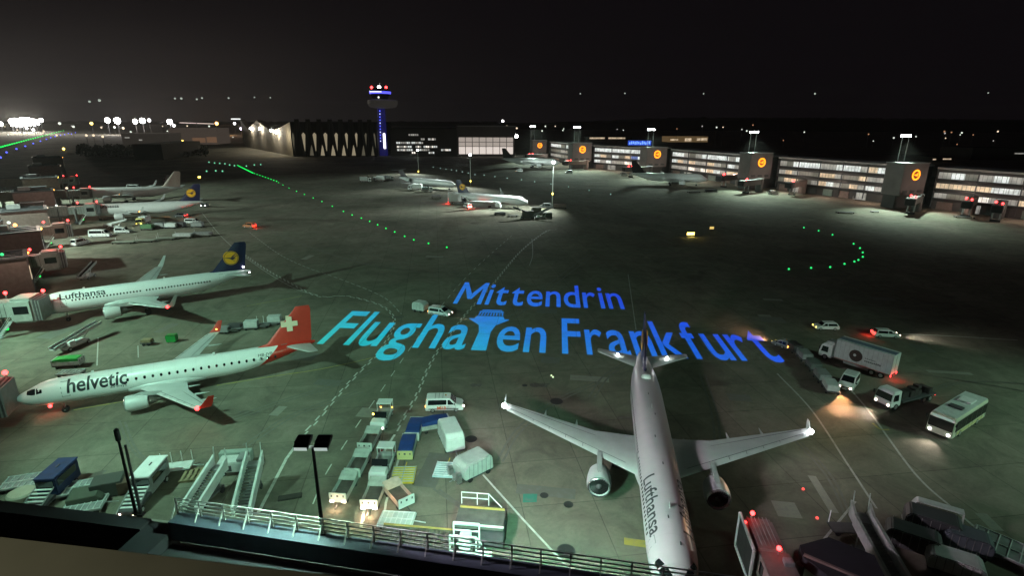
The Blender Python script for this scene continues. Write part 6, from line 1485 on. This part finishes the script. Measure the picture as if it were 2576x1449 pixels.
# tug and tank trailer inside the lettering
vt_ = van('white tug with two warm headlights on the lettering', at(1108, 792), R(-20), 4.6, 2.0, 1.7, WHITE, fm=G_WARM, rm=G_ORANGE, beam=500, group='towing tractors', cat='tractor', name='towing_tractor')
vt2 = covered_trailer('small round pale trailer behind the tug on the lettering', at(1058, 783), R(-25), 2.8, 2.2, 2.1, PALE)
# middle apron
cl = lorry('white catering lorry with raised box behind the middle parked jet', at(1150, 512), R(10), 8.5, 2.6, 5.2, WHITE, DGREY, rm=G_RED, br=600, group='lorries at the middle jets')
van('vehicle with red rear lights under the middle parked jet', at(1176, 522), R(120), 5, 2, 2, PALE, rm=G_RED, fm=G_RED, br=900, group='vans at the middle jets')
for k, (u, v, l, h) in enumerate([(920, 458, 7, 3.4), (955, 456, 8, 3.6), (978, 453, 6, 3), (1045, 478, 8, 3.5), (1075, 482, 6, 2.6)]):
    lorry('pale service lorry, %s of five beside the small high-tailed jet' % ['leftmost', 'second from left', 'middle', 'fourth', 'rightmost'][k], at(u, v), R(170 if k % 2 else 10), l, 2.5, h, [PALE, WHITE, PALE, PALE, mat('teal_grey', (.16, .22, .21), .6)][k], group='lorries at the middle jets')
belt_loader('dark belt loader in the gear right of the middle jet nose', at(1322, 550), R(180), 9, 22, DGREY, 'gear before the middle jet'); belt_loader('second dark belt loader in the gear right of the middle jet nose', at(1362, 550), R(8), 8, 26, GREY, 'gear before the middle jet')
dolly('dark dolly in front of the middle jet nose', at(1258, 541), R(3), 5, 2.2, DGREY, DGREY, .6, group='gear before the middle jet')
dolly('low dark dolly left of the gear before the middle jet', at(1290, 545), R(3), 4, 2, DGREY, group='gear before the middle jet')
for u, v, l, h, lb in [(1328, 549, 5, 2.4, 'tall dark loaded dolly in the gear before the middle jet'), (1349, 543, 4, 3.0, 'tallest dark crate dolly in the gear before the middle jet'), (1375, 548, 4.5, 1.6, 'dark loaded dolly at the right of the gear before the middle jet')]:
    dolly(lb, at(u, v), R(8), l, 2.4, DGREY, mat('gear_crate', (.10, .10, .085), .8, var=.3), h, group='gear before the middle jet')
van('dark tractor beside the mast right of the middle jet', at(1372, 523), R(170), 5, 2.2, 2.2, GREY, group='gear before the middle jet', cat='tractor', name='pushback_tractor'); dolly('dark loaded dolly right of the mast foot', at(1408, 524), R(5), 6, 2.4, DGREY, BROWN, 1.4, group='gear before the middle jet')
dolly('dark dolly with a small load behind the middle jet', at(1098, 498), R(3), 5, 2.2, DGREY, GREY, 1.0, group='gear before the middle jet')
# right pier apron
for k, (u, v, lb) in enumerate([(1700, 462, 'loaded dark dolly beside the parked widebody engine'), (1745, 484, 'long dark dolly in front of the widebody nose'), (1788, 484, 'dark dolly with an orange lamp in front of the right pier'), (2165, 503, 'white framed dolly on the bright apron of the right pier'), (2125, 536, 'long dark drawbar dolly before the nearest emblem block'), (2200, 534, 'small dark dolly before the nearest emblem block'), (2425, 548, 'lone dark dolly at the right end of the pier')]):
    dolly(lb, at(u, v), R(15 - 6 * k), 7 if k != 5 else 3, 2.4, DGREY if k != 3 else WHITE, BLACK if k in (0, 2) else None, 1.1, posts=2 if k == 3 else 0, group='dollies before the right pier')
for u, v, rz, lb, fm_ in [(2525, 545, 170, 'van with glowing headlights at the right end of the pier', G_WHITE), (1432, 436, 175, 'far van with lights beside the second emblem block', G_WHITE), (1570, 442, 8, 'far van under the glazed wing, middle of the pier', None), (1945, 489, 10, 'grey van right of the second nearest emblem block', None), (1306, 432, 180, 'far vehicle with orange lights under the farthest airliner', G_ORANGE)]:
    van(lb, at(u, v), R(rz), 5.2, 2.1, 2.3, PALE, fm=fm_, beam=900 if fm_ else 0, group='vans before the right pier')
# catering high loader next to the railing
hl = thing('high_loader', 'cargo high loader with white cab frame and dark deck beside the roof railing', 'high loader', at(1172, 1384), R(-6))
DK = mat('loader_deck', (.10, .095, .07), .8, var=.3); ORN = mat('loader_ochre', (.45, .32, .10), .6)
MB().box(-4.6, -.5, .7, 6.6, 2.8, .5).build('main_deck', DK, hl); MB().box(-4.6, .95, 1.2, 6.6, .1, .14).build('deck_edge', ORN, hl)
mb = MB()
for k in range(14): mb.tube((-7.6 + k * .46, -1.7, 1.24), (-7.6 + k * .46, .7, 1.24), .07)
mb.build('roller_rack', mat('loader_roller', (.09, .09, .085), .6, .2), hl)
MB().box(1.1, 1.6, 2.0, 4.4, 2.4, .3).build('bridge_deck', mat('loader_bridge', (.10, .10, .09), .8, var=.3), hl); MB().box(1.1, 2.75, 2.3, 4.2, .1, .2).build('deck_edge', ORN, hl); MB().box(1.1, .45, 2.3, 4.6, .1, .16).build('deck_edge', WHITE, hl)
mb = MB()
for z in (2.9, 3.5): mb.beam((-1.0, 3.4, z), (1.6, 3.4, z), .07, .07)
for x in (-1.0, .5, 1.6): mb.beam((x, 3.4, 2.2), (x, 3.4, 3.5), .07, .07)
mb.beam((1.6, 3.4, 3.5), (2.9, 3.0, 2.4), .06, .06); mb.build('guard_rail', WHITE, hl)
MB().box(1.1, 1.2, .6, 4.6, 2.8, .8).build('chassis', DGREY, hl, bevel=.05)
mb = MB()
for z in (1.5, 2.4, 3.2): mb.beam((-1.0, -1.9, z), (1.3, -1.9, z), .12, .10); mb.beam((-1.0, -.3, z), (1.3, -.3, z), .12, .10)
for x in (-1.0, 1.3):
    for y in (-1.9, -.3): mb.beam((x, y, .6), (x, y, 3.2), .12, .12)
mb.beam((1.3, -1.9, 3.2), (2.2, -1.9, 1.9), .1, .1); mb.build('cab_frame', WHITE, hl)
MB().box(.2, -1.1, 1.4, 1.0, 1.0, 1.3).build('driver_cab', PALE, hl, bevel=.08); MB().box(2.0, -2.3, .4, 1.3, 1.3, 1.3).build('engine_cover', WHITE, hl, bevel=.06)
wheels(hl, (3.0, -1.0, -6.5), 2.6, .42, .3)
# lower right: boarding bridge of the nearest airliner, roof, stairs, carts
jb = thing('boarding_bridge', 'boarding bridge with two red beacons right of the nearest airliner', 'boarding bridge', at(1912, 1402, 4.0), R(-97))
jb.scale = (.76, .76, .76)
PK = mat('bridge_pinkish', (.25, .20, .18), .6, var=.2)
MB().box(0, 0, 0, 5.0, 3.0, 3.0).build('cab', PK, jb, bevel=.3); MB().box(7.5, .3, .1, 10.5, 2.9, 2.7).build('tunnel', BROWN, jb, bevel=.08)
mb = MB()
for k in range(6): mb.box(-.3, -1.1 + .4 * k, 3.0, 4.2, .06, .08)
mb.build('roof_rib', GREY, jb)
mb = MB(); y = -1.75
for a_, b_ in (((-2.5, y, -.9), (-2.5, y, 3.3)), ((2.6, y, -.9), (2.6, y, 3.0)), ((-2.5, y, 3.3), (2.6, y, 3.0)), ((-2.5, y, -.9), (2.6, y, -.9))): mb.beam(a_, b_, .22, .3)
mb.build('hood_frame', mat('hood_frame_white', (.40, .42, .40), .5), jb); MB().box(.05, -1.68, -.85, 5.0, .12, 3.9).build('hood_curtain', mat('hood_dark', (.010, .014, .012), .7), jb)
for k in range(4): MB().box(0, -1.62 + .05 * k, -.6, 4.9 - .1 * k, .04, 3.4).build('hood_fold', DGREY, jb)
MB().box(3.6, -1.2, 1.0, .9, .06, 1.3).build('window', GLASS, jb); MB().box(4.0, 1.0, 3.0, .8, .9, .5).build('roof_unit', GREY, jb, bevel=.05)
for x in (1.5, 9.0): MB().tube((x, 0, -4.0), (x, 0, .1), .3).build('lift_column', GREY, jb)
for x, y in ((-2.2, -.6), (2.7, .5)):
    MB().tube((x, y, 2.9), (x, y, 3.5), .06).build('beacon_post', GREY, jb); MB().ball((x, y, 3.65), .24).build('beacon', G_RED, jb, smooth=60)
    lamp('beacon_glow', 'POINT', (x + .2, y, 4.3), 8, (1, .06, .06), .25, parent=jb)
MB().ball((-1.6, -1.4, 2.9), .13).build('side_lamp', G_RED, jb, smooth=60)
stairs('pale stairs on the dark low roof at the lower right', at(2268, 1456, 4.4), at(2166, 1272, 4.2), z0=3.6, z1=3.3, W=1.25, m=CARTP)
rr_ = thing('low_roof', 'dark flat low roof at the lower right with a pale edge strip', 'roof')
q = [at(2012, 1372, 6), at(2085, 1352, 6), at(2200, 1398, 6), at(2250, 1500, 6), at(2150, 1500, 6), at(2018, 1400, 6)]
mb = MB(); mb.slab([(p.x, p.y, 5.2) for p in q], (0, 0, 1), .8); mb.build('roof_slab', ROOF, rr_)
mb = MB(); a_, b_ = at(2022, 1396, 6.1), at(2165, 1456, 6.1); mb.beam(a_, b_, .22, .16); mb.build('edge_strip', BROWN, rr_)
mb = MB()
for p in q: mb.tube((p.x, p.y, 0), (p.x, p.y, 5.3), .3)
mb.build('roof_support', CONCRETE, rr_)
for u, v, rz, L, W, H, mm, lb in [(2338, 1345, -32, 4.4, 2.4, 2.3, mat('dark_trailer_cover', (.06, .065, .07), .6), 'dark covered trailer under a pale hoop, lower right'), (2290, 1378, -32, 4.2, 2.2, 2.0, DGREY, 'dark trailer beside the pale stairs, lower right'), (2425, 1385, -32, 3.6, 2.2, 2.0, mat('blue_grey_cover', (.10, .12, .14), .6), 'blue grey covered trailer near the white line, lower right'), (2395, 1440, -30, 4.0, 2.2, 1.8, PALE, 'pale topped trailer cut by the bottom edge, lower right')]:
    covered_trailer(lb, at(u, v), R(rz), L, W, H, mm)
hp_ = thing('trailer_hoop', 'pale curved hoop frame over the dark trailer, lower right', 'frame', at(2338, 1325), R(-32)); mb = MB()
mb.loft([[Vector((-2.2, 0, z)) + Vector((0, y, 0)) for y, z in ((-.4, .0), (.4, .0), (.4, .1), (-.4, .1))] for _ in (0,)] + [[Vector((-2.2 + .15 * k, y, 2.5 * math.sin(min(1, k / 6) * 1.5708) + zz)) for y, zz in ((-.4, 0), (.4, 0), (.4, .12), (-.4, .12))] for k in range(1, 30)] + [[Vector((2.3, y, zz)) for y, zz in ((-.4, 0), (.4, 0), (.4, .1), (-.4, .1))]])
mb.build('hoop', PALE, hp_)
dolly('large roller rack dolly cut by the right bottom corner', at(2535, 1395), R(-48), 5.4, 3.4, GREY, rails=ALU, name='rack_dolly', group='dollies on the apron')
dolly('low grey dolly left of the pale stairs, lower right', at(2135, 1340), R(-4), 3.6, 1.4, DGREY, posts=2)

# ------------------------------------------------------------------ the roof the picture is taken from
RZ = 14.0
rf = thing('terminal_roof', 'dark blue-black roof edge running across the bottom left of the picture', 'roof')
def slabp(pts, z0, z1, m, name):
    MB().slab([(p.x, p.y, z0) for p in pts], (0, 0, 1), z1 - z0).build(name, m, rf)
e0, e1 = at(452, 1288, RZ), at(2120, 1531, RZ); ed = (e1 - e0).normalized(); en = Vector((ed.y, -ed.x, 0))
if en.y > 0: en = -en
e1 = e0 + ed * 70
slabp([e0, e1, e1 + en * .95, e0 + en * .95], RZ - 1.3, RZ, PARAPET, 'parapet')
k0 = at(420, 1292, RZ)
lx = at(380, 1306, RZ - .6)
slabp([lx, k0, e0 + en * .4, e0 + en * 6, lx + en * 6], RZ - 2.4, RZ - .75, ROOF, 'corner_deck')
l0, l1 = at(-260, 1228, RZ - .6), at(380, 1306, RZ - .6)
ld = (l1 - l0).normalized(); ln_ = Vector((ld.y, -ld.x, 0))
slabp([l0, l1, l1 + ln_ * .9, l0 + ln_ * .9], RZ - 2.2, RZ - .6, ROOF, 'left_parapet')
slabp([e0 + en * .95 + ed * .0, e1 + en * .95, e1 + en * 40, e0 + en * 40], RZ - 2.4, RZ - 1.6, ROOF, 'roof_deck')
slabp([l0 + ln_ * .9, l1 + ln_ * .9, e0 + en * .95, e0 + en * 40, l0 + ln_ * 40], RZ - 3.2, RZ - 2.45, ROOF, 'lower_roof_deck')
fw = [l0, l1, k0, e0, e1]; mb = MB()
for a_, b_ in zip(fw, fw[1:]): mb.slab([(a_.x, a_.y, 0), (b_.x, b_.y, 0), (b_.x, b_.y, RZ - 2.3), (a_.x, a_.y, RZ - 2.3)], en, .3)
mb.build('outer_wall', FACADE, rf)
rl = thing('roof_railing', 'pale galvanised railing with four rails along the roof edge', 'railing')
def railing(a_, ln_r, n, step):
    for k in range(n):
        p = a_ + ed * (k * step); MB().box(p.x, p.y, RZ, .09, .09, 1.1, rz=math.atan2(ed.y, ed.x)).build('post', ALU, rl)
        MB().beam(Vector((p.x, p.y, RZ + .75)) , Vector((p.x, p.y, RZ)) + en * .55, .06, .06).build('brace', ALU, rl)
    for z in (.28, .55, .82, 1.1): MB().beam(a_ + Vector((0, 0, z)), a_ + ed * (n - 1) * step + Vector((0, 0, z)), .055, .055).build('rail', ALU, rl)
railing(e0 + en * .12, 0, 27, 1.6)
# lamp post with twin heads
pb_ = at(812, 1340, RZ); KH = KEY.z
lp = thing('lamp_post', 'black lamp post with twin floodlight heads on the roof edge', 'lamp post', (pb_.x, pb_.y, RZ))
BLK = mat('black_metal', (.012, .012, .014), .5, .3, var=.2)
MB().tube((0, 0, 0), (0, 0, KH - RZ - .2), .12, .085, 12).build('post', BLK, lp, smooth=50); MB().box(0, 0, 0, .5, .5, .06).build('foot_plate', BLK, lp)
MB().beam((-.75, .1, KH - RZ - .2), (.75, .1, KH - RZ - .2), .1, .1).build('cross_arm', ALU, lp)
for s in (-1, 1):
    cx = s * .56; t = R(16); z = KH - RZ
    mb = MB(); hd = []
    for (y, zz, wdt) in ((-.28, -.22, .36), (-.30, .06, .40), (.45, .34, .44), (.60, .16, .44)):
        pass
    mb.prism([(-.32, -.16), (-.34, .05), (.10, .26), (.62, .30), (.60, .12)], -.40, .40)
    ob = mb.build('lamp_head', BLK, lp, bevel=.03); ob.rotation_euler = (0, 0, R(90)); ob.location = (cx, 0, z)
    mb = MB(); [mb.box(-.15 + .11 * k, 0, .23 + .012 * k, .03, .74, .08) for k in range(6)]
    ob2 = mb.build('cooling_fin', BLK, ob)
    mb = MB(); mb.slab([(-.33, -.36, -.155), (-.33, .36, -.155), (-.345, .36, .04), (-.345, -.36, .04)], (-1, 0, 0), .015); mb.build('lamp_glass', glowmat('lamp_edge', (.85, 1, .95), .5), ob)
    mb = MB(); mb.slab([(-.28, -.34, -.15), (.56, -.34, .10), (.56, .34, .10), (-.28, .34, -.15)], (0, 0, -1), .015); mb.build('lamp_glass', glowmat('lamp_face', (.85, 1, .92), 3), ob)
for u, v, vt, lb in [(342, 1292, 1078, 'left, taller black rod with a thick tip on the roof edge'), (356, 1296, 1120, 'right, shorter black rod on the roof edge')]:
    b_ = at(u, v, RZ - .6); H = zfor(b_, vt) - RZ + .6
    rt = thing('lightning_rod', lb, 'rod', (b_.x, b_.y, RZ - .6), 0, 'black rods on the roof')
    MB().tube((0, 0, 0), (0, 0, H), .10, .07, 8).build('rod', BLK, rt); MB().box(0, 0, 0, .35, .35, .1).build('foot_plate', BLK, rt)
    if vt == 1078: MB().lathe([(H - .9, .06), (H - .8, .15), (H - .1, .14), (H, .05)], (0, 0, 0), 'z', 10).build('tip', BLK, rt)
# window ledge right below the camera
WZ = 35.2
a_, b_ = at(-120, 1322, WZ), at(1300, 1484, WZ); d_ = (b_ - a_).normalized(); n_ = Vector((d_.y, -d_.x, 0))
lg = MB().slab([(p.x, p.y, WZ - .5) for p in (a_ - d_ * 2, b_ + d_ * 3, b_ + d_ * 3 + n_ * 3.2, a_ - d_ * 2 + n_ * 3.2)], (0, 0, 1), .5).build('window_ledge', LEDGE, bevel=.04)
tag(lg, 'dim brown window ledge in the lower left corner, closest to the camera', 'ledge')
lamp('ledge_fill_light', 'AREA', (-3.4, .6, 37.3), 75.0, (.98, .93, .68), 1.0)  # unseen area light added to brighten the ledge

# ------------------------------------------------------------------ night air
hz_ = MB().box(0, 600, -1, 11600, 11600, 226)
hm = bpy.data.materials.new('night_haze'); hm.use_nodes = True; hm.node_tree.nodes.clear()
ho = hm.node_tree.nodes.new('ShaderNodeOutputMaterial'); pv = hm.node_tree.nodes.new('ShaderNodeVolumePrincipled')
pv.inputs['Density'].default_value = .00006; pv.inputs['Color'].default_value = (.9, .88, .86, 1); pv.inputs['Anisotropy'].default_value = .3
hm.node_tree.links.new(pv.outputs[0], ho.inputs['Volume'])
o = hz_.build('haze', hm); o['kind'] = 'stuff'
